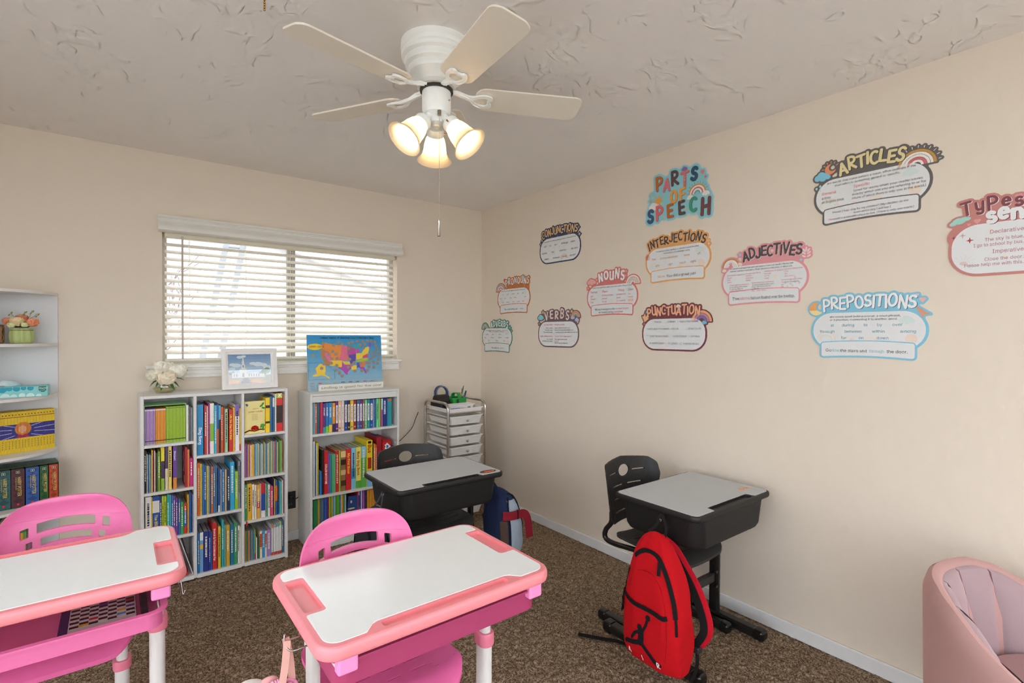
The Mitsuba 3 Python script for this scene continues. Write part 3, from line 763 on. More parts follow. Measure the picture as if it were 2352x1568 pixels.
WHERE = {'L1': 'top shelf, left column', 'L2': 'second shelf, left column', 'L3': 'third shelf, left column', 'M1': 'top shelf, middle column', 'M2': 'middle shelf, middle column', 'M3': 'bottom shelf, middle column',
         'R1': 'top shelf, right column', 'R3': 'third shelf, right column', 'R4': 'bottom shelf, right column', 'B1': 'top shelf below the coin map', 'B2': 'middle shelf below the coin map', 'B3': 'lower shelf below the coin map'}
FLOORZ = {**SHZ, 'B1': .748, 'B2': .348, 'B3': .075}
FROM = {'L1': 'right of the slipcase', 'B2': 'from the left'}
rb = random.Random(11)
LIM = {**COL, 'B': (-1.4825, -.9035)}
for k, txt in BOOKS.items():
    n = 0
    for i, ln in enumerate(txt.split('\n')):
        f = ln.split(' ', 4); x0, w, zt_ = [int(q) / 1000 for q in f[:3]]; col = f[3]; ex = f[4] if len(f) > 4 else ''
        z0 = FLOORZ[k] + .0005
        if k == 'B3' and zt_ < z0 + .05: continue
        zt_ = min(zt_, {'L1': 1.03, 'L2': .769, 'L3': .512, 'M1': 1.03, 'M2': .682, 'M3': .339, 'R1': 1.03, 'R3': .516, 'R4': .258, 'B1': .985, 'B2': .73, 'B3': .330}[k])
        x0, w = max(x0, LIM[k[0]][0] + .0008), min(w, LIM[k[0]][1] - .0008 - max(x0, LIM[k[0]][0] + .0008))
        y = (-.262 if k[0] == 'B' else -.255) + rb.uniform(0, .006)
        sz = 'thin' if w < .0085 else ('thick' if w > .024 else 'slim')
        lab = f"{sz} {cname(col)} book, {ordn(i)} {FROM.get(k, 'from the left')}, {WHERE[k]}"
        if k == 'L1': lab = f"{sz} {cname(col)} book, {ordn(i)} to the right of the slipcase, top left compartment"
        book(x0, w, z0, zt_, y, min(.205, (zt_ - z0) * .78), col, lab, f'books on the {WHERE[k]}', ex)
# thin books of the second compartment on the right
thin = '8a5aa8 c06a98 6a4a8c d8c24a b0506a d8d4c8 e2b63a d9a52e 3f86c0 8fb0b0 6f9a9c c7b98a 5a7f8c 9cb8a6 d2cdbd 48707c b8a468 7c98a0 3b6a84 c8c2aa 94a070 5c8f8a d0b46a 6f7f90 a8b8b4 b2503c 4d6fa0 c4b060 3f5f3c 5aa04a 7fae5a 9c7040 4a86a0 6b9a52'.split()
x = -1.8695
for i, c in enumerate(thin):
    w = rb.uniform(.0048, .0078) if i not in (6, 7) else .0078
    if x + w > -1.648: break
    book(x, w, .5335, .533 + rb.uniform(.186, .20), -.25 + rb.uniform(0, .008), .15, c, f'thin {cname(c)} paperback, {ordn(i)} from the left, second shelf, right column', 'books on the second shelf, right column', ''); x += w + .0002
# slipcase of three-coloured readers
sc = thing('slipcase', 'pale green slipcase of thin lilac, orange and lime books, top left compartment', 'book box')
part(sc, 'case', [box((-2.3515, -.25, .787), (-2.3495, -.07, .998)), box((-2.1625, -.25, .787), (-2.1605, -.07, .998)), box((-2.3495, -.25, .996), (-2.1625, -.07, .998)), box((-2.3495, -.25, .787), (-2.1625, -.07, .789)), box((-2.3495, -.072, .789), (-2.1625, -.07, .996))], '#a3d49c', 'plastic')
GR = [('lilac', -2.349, -2.303, 9, ['a07ab2', '9a78b0', 'ab8cbc']), ('orange', -2.3015, -2.2555, 9, ['d98a1c', 'd07f16', 'e09424']), ('lime', -2.254, -2.164, 17, ['93b81e', '9cbc22', '8aae1c'])]
for nm, xa, xb, n, cs in GR:
    for i in range(n):
        x0 = xa + (xb - xa) * i / n; w = (xb - xa) / n; c = cs[i % 3]
        book(x0, w, .7895, .979 if nm != 'lime' else .986, -.249, .16, c, f'thin {nm} reader, {ordn(i)} of the {nm} ones in the pale green slipcase', 'readers in the slipcase', 'b2c3a2a:.90:.93' + (';bd8d0e0:.01:.05' if nm != 'lime' else ';b2e4a1e:.03:.045'))
# red book with its left cover in view
def lean(m, x, z, deg, y=-.255): return mv(rot(m, deg, (0, 1, 0)), (x, y, z))
t = thing('book', 'red picture book with its cover in view past a gap, second shelf, left column', 'book')
part(t, 'cover', [box((-2.1675, -.252, .5295), (-2.1665, -.09, .752)), box((-2.1585, -.252, .5295), (-2.1575, -.09, .752)), box((-2.1665, -.252, .5295), (-2.1585, -.2505, .752))], '#a61f2a', 'plastic')
part(t, 'pages', box((-2.1665, -.2505, .531), (-2.1585, -.093, .749)), '#c9c4b8', 'matte')
G = lambda m: xf(m, (-2.1675, -.17, .53), (0, -1, 0), (0, 0, 1))
part(t, 'cover_print', G([prism(affinity.scale(Point(0, .13).buffer(.042), 1, 1.4).simplify(.001), .0005), prism(Point(.035, .036).buffer(.022), .0005)]), '#b9a79a', 'matte')
part(t, 'cover_print', G([prism(LineString([(-.02, .09), (0, .14), (.015, .10), (.02, .17)]).buffer(.004), .0009)]), '#6a3a36', 'matte')
# yellow board book facing the room
t = thing('book', 'pale yellow board book facing the room with a ladybird on its cover', 'book')
part(t, 'cover', box((-1.868, -.252, .7895), (-1.7555, -.234, .985), .002), '#e3d58c', 'plastic')
F = lambda m: xf(m, (-1.812, -.2522, .7895), (1, 0, 0), (0, 0, 1))
part(t, 'title', F([mv(meshkit.text_mesh('peek inside', .0105, .0005), (-.034, .128, 0)), mv(meshkit.text_mesh('usborne', .006, .0005), (-.012, .147, 0))]), '#a0682a', 'matte')
part(t, 'small_print', F([prism(sbox(-.016, .114 - i * .008, .016, .1165 - i * .008), .0005) for i in range(5)]), '#b7a76a', 'matte')
part(t, 'branch', F(prism(LineString([(-.054, .012), (-.03, .022), (.0, .016), (.03, .024), (.05, .020)]).buffer(.004), .0005)), '#6b4628', 'matte')
part(t, 'ladybird', F(prism(affinity.scale(Point(0, .032).buffer(.021), 1, .8).intersection(sbox(-.05, .022, .05, .1)), .0008)), '#c8261c', 'matte')
part(t, 'ladybird_spots', F([prism(Point(a, b).buffer(.0032, quad_segs=4), .0012) for a, b in ((-.01, .034), (.0, .042), (.009, .033), (-.002, .029), (.018, .026))]), '#231c18', 'matte')
part(t, 'leaves', F([prism(affinity.rotate(affinity.scale(Point(a, b).buffer(.010, quad_segs=5), 1, .55), g), .0006) for a, b, g in ((.035, .165, 30), (.044, .176, 60), (.046, .152, -20), (.036, .040, 50), (.045, .030, 80), (.040, .050, 10), (.05, .045, 50))]), '#4f9a3c', 'matte')
part(t, 'blue_bird', F(prism(Polygon([(-.052, .18), (-.044, .165), (-.036, .170), (-.040, .182)]), .0006)), '#3a6f9c', 'matte')
# books fallen sideways on the lowest shelf
cs = ['233a3a', '2f6a4a', 'c2aa3a', 'e0d9c6', '3a2f2a', '2f8a4a', 'cf6a2a', 'b9342c']
for i, c in enumerate(cs):
    t = thing('book', f'thin {cname(c)} book slumped in the lowest left compartment, {ordn(i)} from the left', 'book', 'slumped books on the lowest left shelf')
    part(t, 'cover', lean(box((0, 0, 0), (.0075, .17, .225)), -2.248 + .0128 * i, .0345, -25, -.262 + .004 * (i % 3)), c, 'plastic')
t = thing('book', 'large white book leaning against the divider above the slumped row', 'book')
part(t, 'cover', lean(box((0, 0, 0), (.004, .18, .225)), -2.1335, .031, -16, -.25), '#cfccd2', 'plastic')
t = thing('book', 'brown book leaning against the divider behind the white one', 'book')
part(t, 'cover', lean(box((0, 0, 0), (.005, .03, .24)), -2.1345, .031, -13, -.06), '#6b3f2a', 'plastic')
# special items of the narrow bookcase
t = thing('board_game', 'yellow rounded plastic case standing among the books of the middle shelf', 'case')
part(t, 'shell', rbox((-1.4528, -.250, .3485), (-1.4338, -.10, .688), .009), '#dcc415', 'plastic', 35)
part(t, 'lid_line', box((-1.4440, -.2508, .37), (-1.4425, -.10, .6884)), '#b59d10', 'plastic')
t = thing('book', 'thick yellow bus book with red letters on the middle shelf below the coin map', 'book')
part(t, 'cover', box((-1.119, -.262, .3485), (-1.078, -.04, .664), .0015), '#e5c91c', 'plastic')
part(t, 'title', spine_text('Bus', .024, -1.098, .636, -.2622), '#a8281e', 'matte')
part(t, 'logo', spine_plate(-1.110, -1.087, .642, .658, -.262), '#28221e', 'matte')
part(t, 'spine_picture', [spine_plate(-1.118, -1.079, .349, .455, -.262, .0003)], '#7fb4dc', 'matte')
part(t, 'red_bus', [spine_plate(-1.112, -1.086, .47, .545, -.262, .0005)], '#b23a32', 'matte')
book(-1.0765, .009, .3485, .640, -.258, .2, '2c4a2c', 'slim dark green book just right of the thick yellow bus book', 'books on the middle shelf below the coin map')
book(-1.067, .013, .3485, .634, -.256, .2, 'd8842a', 'orange book second right of the thick yellow bus book', 'books on the middle shelf below the coin map', 'l')
book(-1.0535, .014, .3485, .625, -.25, .2, 'c0502f', 'rust red book third to the right of the thick yellow bus book', 'books on the middle shelf below the coin map', 'l')
t = thing('puzzle_box', 'red puzzle box with a white jigsaw piece on its end, by the black chair', 'box')
part(t, 'carton', box((-1.0, -.262, .3485), (-.942, -.03, .652), .002), '#bb1f26', 'plastic')
part(t, 'lid_edge', box((-1.0005, -.2625, .640), (-.9415, -.0295, .6535)), '#a31a20', 'plastic')
pz = unary_union([sbox(-.016, -.016, .016, .016), Point(0, .019).buffer(.0065), Point(.019, 0).buffer(.0065)]).difference(Point(-.016, 0).buffer(.0055))
part(t, 'jigsaw_print', xf(prism(pz, .0005), (-.972, -.262, .605), (1, 0, 0), (0, 0, 1)), '#d6dde2', 'matte')
part(t, 'blue_print', xf(prism(pz.buffer(-.007), .0005), (-.972, -.2625, .605), (1, 0, 0), (0, 0, 1)), '#2a6aa8', 'matte')
t = thing('puzzle_box', 'dark red box lying behind the yellow bus book, blue panel on top', 'box')
part(t, 'carton', box((-1.0385, -.24, .3485), (-1.003, -.02, .675), .002), '#9a1f2a', 'plastic')
part(t, 'blue_panel', box((-1.030, -.21, .6745), (-1.012, -.10, .6757)), '#2a5a98', 'matte')
book(-.9405, .022, .3485, .60, -.255, .2, '7a3a3a', 'dark red book right of the jigsaw box', 'books on the middle shelf below the coin map')
t = thing('book', 'blue book with its cover showing on the lower shelf, above the pink chair', 'book')
part(t, 'cover', rot(box((-1.258, -.258, .08), (-1.178, -.246, .302), .001), 4, (0, 1, 0), (-1.22, -.25, .08)), '#23427f', 'plastic')
part(t, 'emblem', xf(prism(unary_union([Point(-.012, .10).buffer(.006), affinity.scale(Point(0, .12).buffer(.016), 1.6, .35), affinity.scale(Point(0, .165).buffer(.006), 1, 1.6)]), .0006), (-1.225, -.2584, .10), (1, 0, 0), (0, 0, 1)), '#c9b27a', 'matte')
solo('book_ribbon', sweep([(-1.8605, -.271, .277), (-1.8605, -.2735, .270), (-1.8605, -.2735, .248)], [(-.004, -.0004), (.004, -.0004), (.004, .0004), (-.004, .0004)], up=(0, -1, 0.2)), '#b81a1e', 'small red ribbon tab hanging over a shelf edge, right column', 'bookmark')
# ---------------------------------------------------------------- things on the bookcases
def petals(c, r, n, seed, up=(0, -.5, .85), col=None):
    q = np.random.default_rng(seed); ms = []
    a = np.linspace(-1, 1, 5); A, B = np.meshgrid(a, a, indexing='ij')
    for i in range(n):
        z = 1 - 1.75 * (i + .5) / n; t = i * 2.39996 + q.uniform(-.2, .2); s = math.sqrt(max(0, 1 - z * z))
        d = np.array([s * math.cos(t), s * math.sin(t), z]); u, v, _ = frame_of(d)
        rr = r * (0.62 + 0.38 * (i / n) ** .5) * q.uniform(.92, 1.05); w = .62 * (0.6 + .5 * i / n)
        D = d[None, None] + w * A[..., None] * u * np.sqrt(1 - .4 * B[..., None] ** 2) + w * 1.1 * B[..., None] * v * np.sqrt(1 - .4 * A[..., None] ** 2)
        D /= np.linalg.norm(D, axis=-1, keepdims=True)
        lift = 1 + .10 * (A ** 2 + B ** 2) * q.uniform(.2, 1.6) + .05 * np.sin(5 * A + q.uniform(0, 6)) * (A ** 2 + B ** 2)
        Pp = np.asarray(c) + D * (rr * lift)[..., None] * [1, 1, .86]
        k = np.arange(25).reshape(5, 5); Q = np.stack([k[:-1, :-1], k[1:, :-1], k[1:, 1:], k[:-1, 1:]], -1).reshape(-1, 4)
        ms.append(trimesh.Trimesh(Pp.reshape(-1, 3), np.vstack([Q[:, :3], Q[:, [0, 2, 3]]]), process=False))
    return ms
def leaf(p0, p1, w, droop=.02, n=7):
    p0, p1 = np.asarray(p0, float), np.asarray(p1, float); d = p1 - p0; side = np.cross(d, (0, 0, 1)); side /= np.linalg.norm(side) + 1e-9
    V = []
    for t in np.linspace(0, 1, n):
        c = p0 + d * t + np.array([0, 0, droop * 4 * t * (1 - t)]); h = w * math.sin(PI * min(1, .06 + .94 * t) ** .85) / 2
        V += [c - side * h + (0, 0, h * .35), c, c + side * h + (0, 0, h * .35)]
    F = []
    for i in range(n - 1):
        for j in range(2):
            a = 3 * i + j; F += [(a, a + 1, a + 4), (a, a + 4, a + 3)]
    return trimesh.Trimesh(V, F, process=False)
vx, vy, vz = -2.251, -.112, 1.052
t = thing('flower_vase', 'small glass bowl of cream peonies on the left end of the cubby bookcase', 'vase of flowers')
gl = [(.030, 0), (.046, .004), (.057, .018), (.060, .034), (.056, .050), (.049, .064), (.050, .070), (.048, .070), (.047, .064), (.054, .050), (.058, .034), (.055, .019), (.044, .006), (.0, .005)]
part(t, 'bowl', lathe(gl, 36, (vx, vy, vz)), '#ffffff', 'pane', 40)
scene['water'] = {'type': 'principled', 'base_color': {'type': 'rgb', 'value': (.78, .74, .30)}, 'spec_trans': .55, 'roughness': .05, 'eta': 1.33}
k = fresh(f'{t}__water'); scene[k] = mikit.ply(lathe([(.0, .0055), (.043, .0065), (.0535, .019), (.0565, .030), (.0, .0305)], 36, (vx, vy, vz)), 'water', smooth=True)
q = random.Random(4)
for i in range(9):
    a = i * 2.4; part(t, 'stem', tube(spline([(vx + .030 * math.cos(a), vy + .030 * math.sin(a), vz + .010), (vx + .008 * math.cos(a), vy + .008 * math.sin(a), vz + .06), (vx + .02 * math.cos(a + 2), vy + .02 * math.sin(a + 2), vz + .11)], 4), .0028, 6), '#8a8420' if i % 2 else '#5a6a28', 'leaf', True)
for i, (dx, dy, dz, r, c) in enumerate([(.004, -.055, .090, .044, '#e9dfc8'), (-.010, -.005, .150, .046, '#e8e6da'), (.062, -.015, .125, .047, '#e9e8dc'), (-.052, -.015, .105, .036, '#e3e0d0'), (.03, .03, .135, .036, '#e4e2d4')]):
    part(t, 'peony', petals((vx + dx, vy + dy, vz + dz), r, 42, 5 + i), c, 'leaf', True)
    part(t, 'peony_core', petals((vx + dx, vy + dy - .004, vz + dz), r * .80, 26, 50 + i), '#ead2a8' if i == 0 else '#e6dfc4', 'leaf', True)
for (a, l, z0, z1) in [(-2.6, .085, .07, .04), (-2.2, .08, .06, .035), (-1.9, .07, .055, .015), (-.45, .105, .075, .065), (-.75, .09, .065, .03), (-1.05, .085, .06, .012), (-.2, .085, .08, .085), (3.0, .07, .075, .075), (-1.4, .05, .06, .045), (.3, .07, .08, .10), (2.2, .07, .10, .15)]:
    part(t, 'leaf', leaf((vx + .02 * math.cos(a), vy + .02 * math.sin(a), vz + z0), (vx + l * math.cos(a), vy + l * math.sin(a), vz + z1), .022, .012), q.choice(['#2f5a24', '#3b6a2a', '#29501f']), 'leaf', True)

# framed picture
t = thing('picture_frame', 'white framed picture of a white spired building under a blue sky', 'picture frame')
lean_a = math.radians(9)
O = np.array([-1.9735, -.178, 1.0535]); U = np.array([1., 0, 0]); V = np.array([0, math.sin(lean_a), math.cos(lean_a)])
G = lambda m: xf(m, O, U, V)
W_, H_ = .306, .246
def rim(a, b, z0, z1): return prism(sbox(a, a, W_ - a, H_ - a).difference(sbox(b, b, W_ - b, H_ - b)), z1 - z0, z0)
part(t, 'frame', [G(rim(0, .012, -.012, .012)), G(rim(.011, .021, -.012, .016)), G(rim(.020, .029, -.012, .008)), G(rim(.028, .034, -.012, .004))], '#dcdbd9', 'plastic')
part(t, 'backing', G(prism(sbox(.005, .005, W_ - .005, H_ - .005), .004, -.011)), '#bdbab4')
pa, pb, pc, pd = .033, .033, W_ - .033, H_ - .033
def pic(name, poly, z, c): part(t, name, G(flat(poly.intersection(sbox(pa, pb, pc, pd)), z)), c, 'matte')
r_ = sbox(pa, pb, pc, pd)
for i in range(8): pic('printed_sky', sbox(pa, .085 + i * .016, pc, .1015 + i * .016), -.0035, '#%02x%02x%02x' % tuple(int(a + (b - a) * i / 7) for a, b in zip((176, 200, 214), (74, 128, 176))))
pic('printed_ground', sbox(pa, pb, pc, .086), -.0035, '#8f8a78')
cl = unary_union([affinity.scale(Point(x, y).buffer(r), 1.5, .75) for x, y, r in ((.06, .15, .012), (.08, .145, .016), (.20, .150, .018), (.23, .145, .014), (.17, .155, .012), (.25, .13, .015), (.10, .195, .012), (.12, .20, .009), (.055, .125, .012))])
pic('printed_cloud', cl, -.0031, '#c4d4dc')
pic('printed_path', Polygon([(.10, .033), (.165, .033), (.135, .075), (.12, .075)]), -.0030, '#5c5a58')
pic('printed_garden', unary_union([affinity.scale(Point(.06, .045).buffer(.028), 1.3, .5), affinity.scale(Point(.19, .045).buffer(.030), 1.3, .5)]), -.0030, '#c08a48')
pic('printed_trees', unary_union([Point(x, y).buffer(r) for x, y, r in ((.23, .10, .016), (.25, .11, .018), (.21, .09, .012), (.045, .095, .010), (.06, .10, .009))]), -.0028, '#52744a')
pic('printed_building', unary_union([sbox(.055, .070, .205, .100), sbox(.095, .070, .135, .125), sbox(.205, .070, .235, .092)]), -.0026, '#c9ccc8')
pic('printed_spire', unary_union([sbox(.106, .12, .126, .150), sbox(.110, .15, .122, .172), Polygon([(.112, .172), (.120, .172), (.116, .212)])]), -.0024, '#d3d6d4')
pic('printed_windows', unary_union([sbox(.110, .074, .121, .098)] + [sbox(.064 + i * .0135, .076, .069 + i * .0135, .092) for i in range(11) if not .088 < .064 + i * .0135 < .135] + [sbox(.112, .132, .120, .146)]), -.0021, '#7c8894')
part(t, 'pane', G(prism(sbox(pa - .003, pb - .003, pc + .003, pd + .003), .0012, -.0005)), '#ffffff', 'pane')
part(t, 'easel_back', [xf(box((.145, 0, -.004), (.165, .13, 0)), O + .06 * V + np.array([0, .075, -.06 * 0]) * 0 + np.array([0, .012, 0]), U, V)], '#a9a59c')

# coin map board and the small sign before it
t = thing('map_board', 'blue coin collector map of the United States leaning on the window sill', 'map')
la = math.radians(5); O = np.array([-1.4635, -.112, 1.0085]); V = np.array([0, math.sin(la), math.cos(la)])
G2 = lambda m: xf(m, O, U, V)
MW, MH = .523, .376
part(t, 'board', G2(prism(sbox(0, 0, MW, MH), .004, -.004)), '#c7c2b0', 'matte')
STATES = [('e08a3c', '104,317 117,324 193,307 231,305 225,245 212,203 159,204 153,253 94,289'),
    ('b07a4a', '94,289 154,279 145,256 115,256 118,230 151,185 142,168 120,172 103,208 89,245'),
    ('d8709a', '115,256 153,253 159,204 150,183 125,223'),
    ('e8c23a', '151,200 231,199 229,154 184,162 150,168'),
    ('d96a88', '231,305 274,300 266,202 212,203 225,245'),
    ('8a6a5a', '274,302 306,295 304,266 273,266'),
    ('b8489a', '273,266 301,289 333,283 333,244 276,237'),
    ('5a4aa0', '276,237 333,244 331,206 316,175 293,177 286,202'),
    ('d07068', '240,237 276,237 286,202 240,203'),
    ('e2c02e', '231,195 285,189 287,171 253,170'),
    ('a84aa8', '235,191 253,170 288,168 297,145 271,119 266,99 253,108 240,127 206,150 232,155'),
    ('e6c838', '297,160 335,163 332,135 299,133'),
    ('3aa0a8', '309,283 318,308 350,311 366,291 341,283'),
    ('e4c63a', '335,244 376,248 398,283 427,295 430,275 420,244 383,229 378,213 333,202'),
    ('c8507a', '383,229 420,244 419,217 382,213'),
    ('a8b832', '325,190 382,209 418,213 418,197 381,188'),
    ('5a52a8', '338,181 356,182 360,148 339,146'),
    ('dc7a52', '359,184 393,188 400,170 387,151 363,150'),
    ('9a4ab0', '360,148 387,149 398,128 406,106 398,105 382,136 358,138'),
    ('7a5ac0', '423,298 436,323 449,319 445,291'),
    ('c04a9a', '340,272 351,283 362,256 340,251'),
    ('e8c53c', '53,149 83,180 116,172 119,133 111,108 140,88 147,73 118,96 96,104 51,97 30,102 63,116')]
COINS = '37,238 106,321 209,325 179,307 237,312 285,320 311,324 343,332 384,332 421,335 449,331 476,327 366,308 399,311 483,301 498,277 477,256 446,248 467,227 502,237 498,200 443,209 428,178 462,183 490,174 425,149 460,144 412,124 372,123 321,122 275,153 299,166 195,165 191,133 213,113 231,92 93,150 114,211 145,244 163,213 199,214 287,206 281,283 170,262 191,245 388,283 366,176 316,181 158,183 110,179 413,180'
# title0 [0.08461021 0.35982275]
# title1 [0.44915865 0.35894273]
# ell [0.04759181 0.31040762]
# ellw [0.09589769 0.31068747]
# inset [0.00282831 0.18301083]
# inset2 [0.17515137 0.06890862]
for i in range(12):
    f = i / 11; c = [int(a + (b - a) * f) for a, b in zip((150, 180, 196), (40, 140, 196))]
    part(t, 'printed_sea', G2(flat(sbox(0, i * MH / 12, MW, (i + 1) * MH / 12), .0004)), '#%02x%02x%02x' % tuple(c), 'satin')
for c, s in STATES:
    P_ = Polygon([tuple(float(q) / 1000 for q in a.split(',')) for a in s.split()]).buffer(.0012).buffer(0)
    part(t, 'printed_state', G2(prism(P_, .0003, .0006)), c, 'satin')
part(t, 'year_badge', G2(prism(affinity.scale(Point(.052, .296).buffer(1), .050, .021), .0004, .0006)), '#e6c62e', 'satin')
part(t, 'year', G2(mv(meshkit.text_mesh('1999-2008', .0125, .0004, True), (.013, .290, .001))), '#b03a2a', 'matte')
part(t, 'title', G2(mv(meshkit.text_mesh("United States of America Coin Collector's Map", .0128, .0004, True), (.085, .351, .0006))), '#1d2a38', 'matte')
part(t, 'inset_line', G2([prism(LineString([(.006, .19), (.006, .075), (.18, .075), (.18, .13), (.11, .188), (.006, .188)]).buffer(.0008), .0003, .0006)]), '#4a6a80', 'matte')
for a in COINS.split():
    u, v = [float(q) / 1000 for q in a.split(',')]
    part(t, 'coin', G2([prism(Point(u, v).buffer(.0112, quad_segs=5), .0016, .0004), prism(Point(u, v).buffer(.0075, quad_segs=4), .0004, .002)]), '#8f7f70', 'plastic')
for i, c in enumerate('d88a3a c8485a c8c03a d89a3a 2a3a5a 7a3a50 8a3a40 c05a6a b87a5a c8b03a'.split()):
    part(t, 'legend_mark', G2(prism(affinity.scale(Point(.028 + i * .052, .050).buffer(1), .014, .0026), .0003, .0006)), c, 'matte')
for i in range(2): part(t, 'legend_lines', G2([prism(sbox(.016 + .05 * i, .036 - j * .0065, .046 + .05 * i - (j % 2) * .006, .0375 - j * .0065), .0003, .0006) for j in range(5)]), '#5a7078', 'matte')
t = thing('sign_block', 'cream sign block with typewriter words standing before the coin map', 'sign')
part(t, 'block', box((-1.402, -.150, 1.008), (-.950, -.128, 1.051), .001), '#d9d8cf', 'satin')
m = meshkit.text_mesh('smiling is good for the soul', .0150, .0005); m.apply_scale([.425 / m.extents[0], 1, 1]); m.apply_translation((-m.bounds[0][0], 0, 0))
part(t, 'lettering', xf(m, (-1.390, -.150, 1.022), (1, 0, 0), (0, 0, 1)), '#6d6a64', 'matte')

# outlet, plug and cords
t = thing('wall_outlet', 'black outlet plate with a plug on the wall between the two bookcases', 'outlet')
part(t, 'plate', box((-1.583, -.006, .215), (-1.513, 0, .330), .002), '#1d1b19', 'plastic')
part(t, 'socket', [xf(prism(rrect(.030, .028, .010), .003), (-1.548, -.006, z), (1, 0, 0), (0, 0, 1)) for z in (.247, .298)][0], '#2a2826', 'plastic')
part(t, 'socket', xf(prism(rrect(.030, .028, .010), .003), (-1.548, -.006, .298), (1, 0, 0), (0, 0, 1)), '#2a2826', 'plastic')
part(t, 'slot', [box((-1.556, -.0095, .242), (-1.554, -.008, .252)), box((-1.543, -.0095, .242), (-1.541, -.008, .252))], '#8a8884', 'plastic')
t = thing('power_cord', 'black cord running from the outlet behind the narrow bookcase', 'cord')
part(t, 'plug', rbox((-1.562, -.040, .286), (-1.536, -.0095, .311), .006), '#171614', 'plastic', 35)
part(t, 'wire', tube(spline([(-1.545, -.036, .30), (-1.53, -.05, .295), (-1.515, -.035, .285), (-1.505, -.012, .283), (-1.46, -.0025, .30)], 6), .0028, 8), '#171614', 'plastic', True)
t = thing('charger_cord', 'thin black cord drooping from the drawer cart to behind the narrow bookcase', 'cord')
part(t, 'wire', tube(spline([(-.62, -.05, .79), (-.635, -.035, .74), (-.66, -.03, .675), (-.715, -.03, .62), (-.79, -.03, .565), (-.85, -.02, .53), (-.883, -.015, .50), (-.884, -.012, .30)], 7), .0026, 8), '#171614', 'plastic', True)

# ---------------------------------------------------------------- rolling drawer cart
CX0, CX1, CY0, CY1 = -.600, -.278, -.465, -.125
cart = thing('drawer_cart', 'chrome rolling cart with white plastic drawers in the room corner', 'drawer cart')
CH = '#c9c7c3'
for x in (CX0, CX1):
    pts = [(x, CY0, .07), (x, CY0, .83)] + [(x, CY0 + .05 - .05 * math.cos(a), .85 + .045 * math.sin(a)) for a in np.linspace(0, PI / 2, 6)] + [(x, CY1 - .05 + .05 * math.sin(a), .85 + .045 * math.cos(a)) for a in np.linspace(0, PI / 2, 6)] + [(x, CY1, .83), (x, CY1, .07)]
    part(cart, 'side_bar', tube(np.array(pts), .0095, 12), CH, 'metal', True)
    for y in (CY0, CY1):
        part(cart, 'caster', [rot(lathe([(.006, -.010), (.022, -.009), (.025, 0), (.022, .009), (.006, .010)], 20), 90, (0, 1, 0))][0].apply_translation((x, y, .026)), '#2a2826', 'plastic', 35)
        part(cart, 'caster_stem', cyl((x, y, .045), (x, y, .072), .006, n=10), CH, 'metal', 40)
for y in (CY0, CY1): part(cart, 'cross_rail', cyl((CX0, y, .822), (CX1, y, .822), .005, n=10), CH, 'metal', 40)
def tub(x0, x1, y0, y1, z0, z1, tp=.014, th_=.003):
    a = ring_stack([((x0 + x1) / 2, (y0 + y1) / 2, x1 - x0 - 2 * tp, y1 - y0 - 2 * tp, .012, z0), ((x0 + x1) / 2, (y0 + y1) / 2, x1 - x0, y1 - y0, .012, z1)], 3)
    def shell(w, d, tpp, z): return [((x0 + x1) / 2, (y0 + y1) / 2, w - 2 * tpp, d - 2 * tpp, .012, z)]
    w, d = x1 - x0, y1 - y0
    return ring_stack(shell(w, d, tp, z0) + shell(w, d, 0, z1 - .006) + shell(w, d, -.006, z1 - .006) + shell(w, d, -.006, z1) + shell(w, d, th_, z1) + shell(w, d, tp + th_, z0 + .004), 3)
part(cart, 'top_tray', tub(CX0 + .016, CX1 - .016, CY0 + .012, CY1 - .008, .824, .853, .004), '#d8d6d2', 'plastic', 30)
for i in range(10):
    z1 = .798 - .0745 * i
    if z1 < .1: break
    d = part(cart, 'drawer', tub(CX0 + .022, CX1 - .022, CY0 + .004, CY1, z1 - .062, z1, .014), '#d0cfca', 'plastic', 30)
    part(d, 'knob', lathe([(.004, 0), (.004, .008), (.0085, .012), (.0095, .017), (.006, .022), (.001, .023)], 14, (-.439, CY0 + .007, z1 - .035), (0, -1, 0)), CH, 'metal', 40)
    for x, s in ((CX0, 1), (CX1, -1)): part(cart, 'drawer_runner', cyl((x + s * .006, CY0, z1 - .010), (x + s * .006, CY1, z1 - .010), .0042, n=8), '#a9a6a0', 'metal', 40)
# on the cart
zc = .829
t = thing('label_printer', 'black rounded roll case lying on top of the drawer cart', 'case')
part(t, 'body', rbox((-.575, -.315, zc), (-.475, -.155, zc + .055), .012), '#1e1b1a', 'satin', 35)
part(t, 'roll', cyl((-.573, -.235, zc + .062), (-.477, -.235, zc + .062), .046, n=28), '#241f1e', 'satin', 40)
part(t, 'hub', cyl((-.478, -.235, zc + .070), (-.474, -.235, zc + .070), .008, n=14), '#0f0e0e', 'satin', 40)
t = thing('headphones', 'navy blue headphones leaning behind the black case on the cart', 'headphones')
hp = [(-.468 + .052 * math.cos(a), -.142 + .01 * math.sin(a), .934 + .054 * math.sin(a)) for a in np.linspace(-.5, PI + .5, 22)]
part(t, 'headband', strap(np.array(hp), .034, .010, [(math.cos(a), 0, math.sin(a)) for a in np.linspace(-.5, PI + .5, 22)]), '#2c3f66', 'satin', 40)
part(t, 'band_piping', [tube(np.array(hp) + np.array([0, -.0165, 0]), .0018, 6)], '#8fa0b8', 'satin', True)
for x in (-.512, -.424): part(t, 'ear_cup', cyl((x - .011, -.142, .893), (x + .011, -.142, .893), .033, n=24), '#1f4f86', 'satin', 40)
part(t, 'cable', tube(spline([(-.452, -.152, .955), (-.475, -.155, .94), (-.482, -.157, .905)], 6), .002, 6), '#c8c832', 'satin', True)
t = thing('tool_caddy', 'green plastic caddy with a handle on the drawer cart', 'caddy')
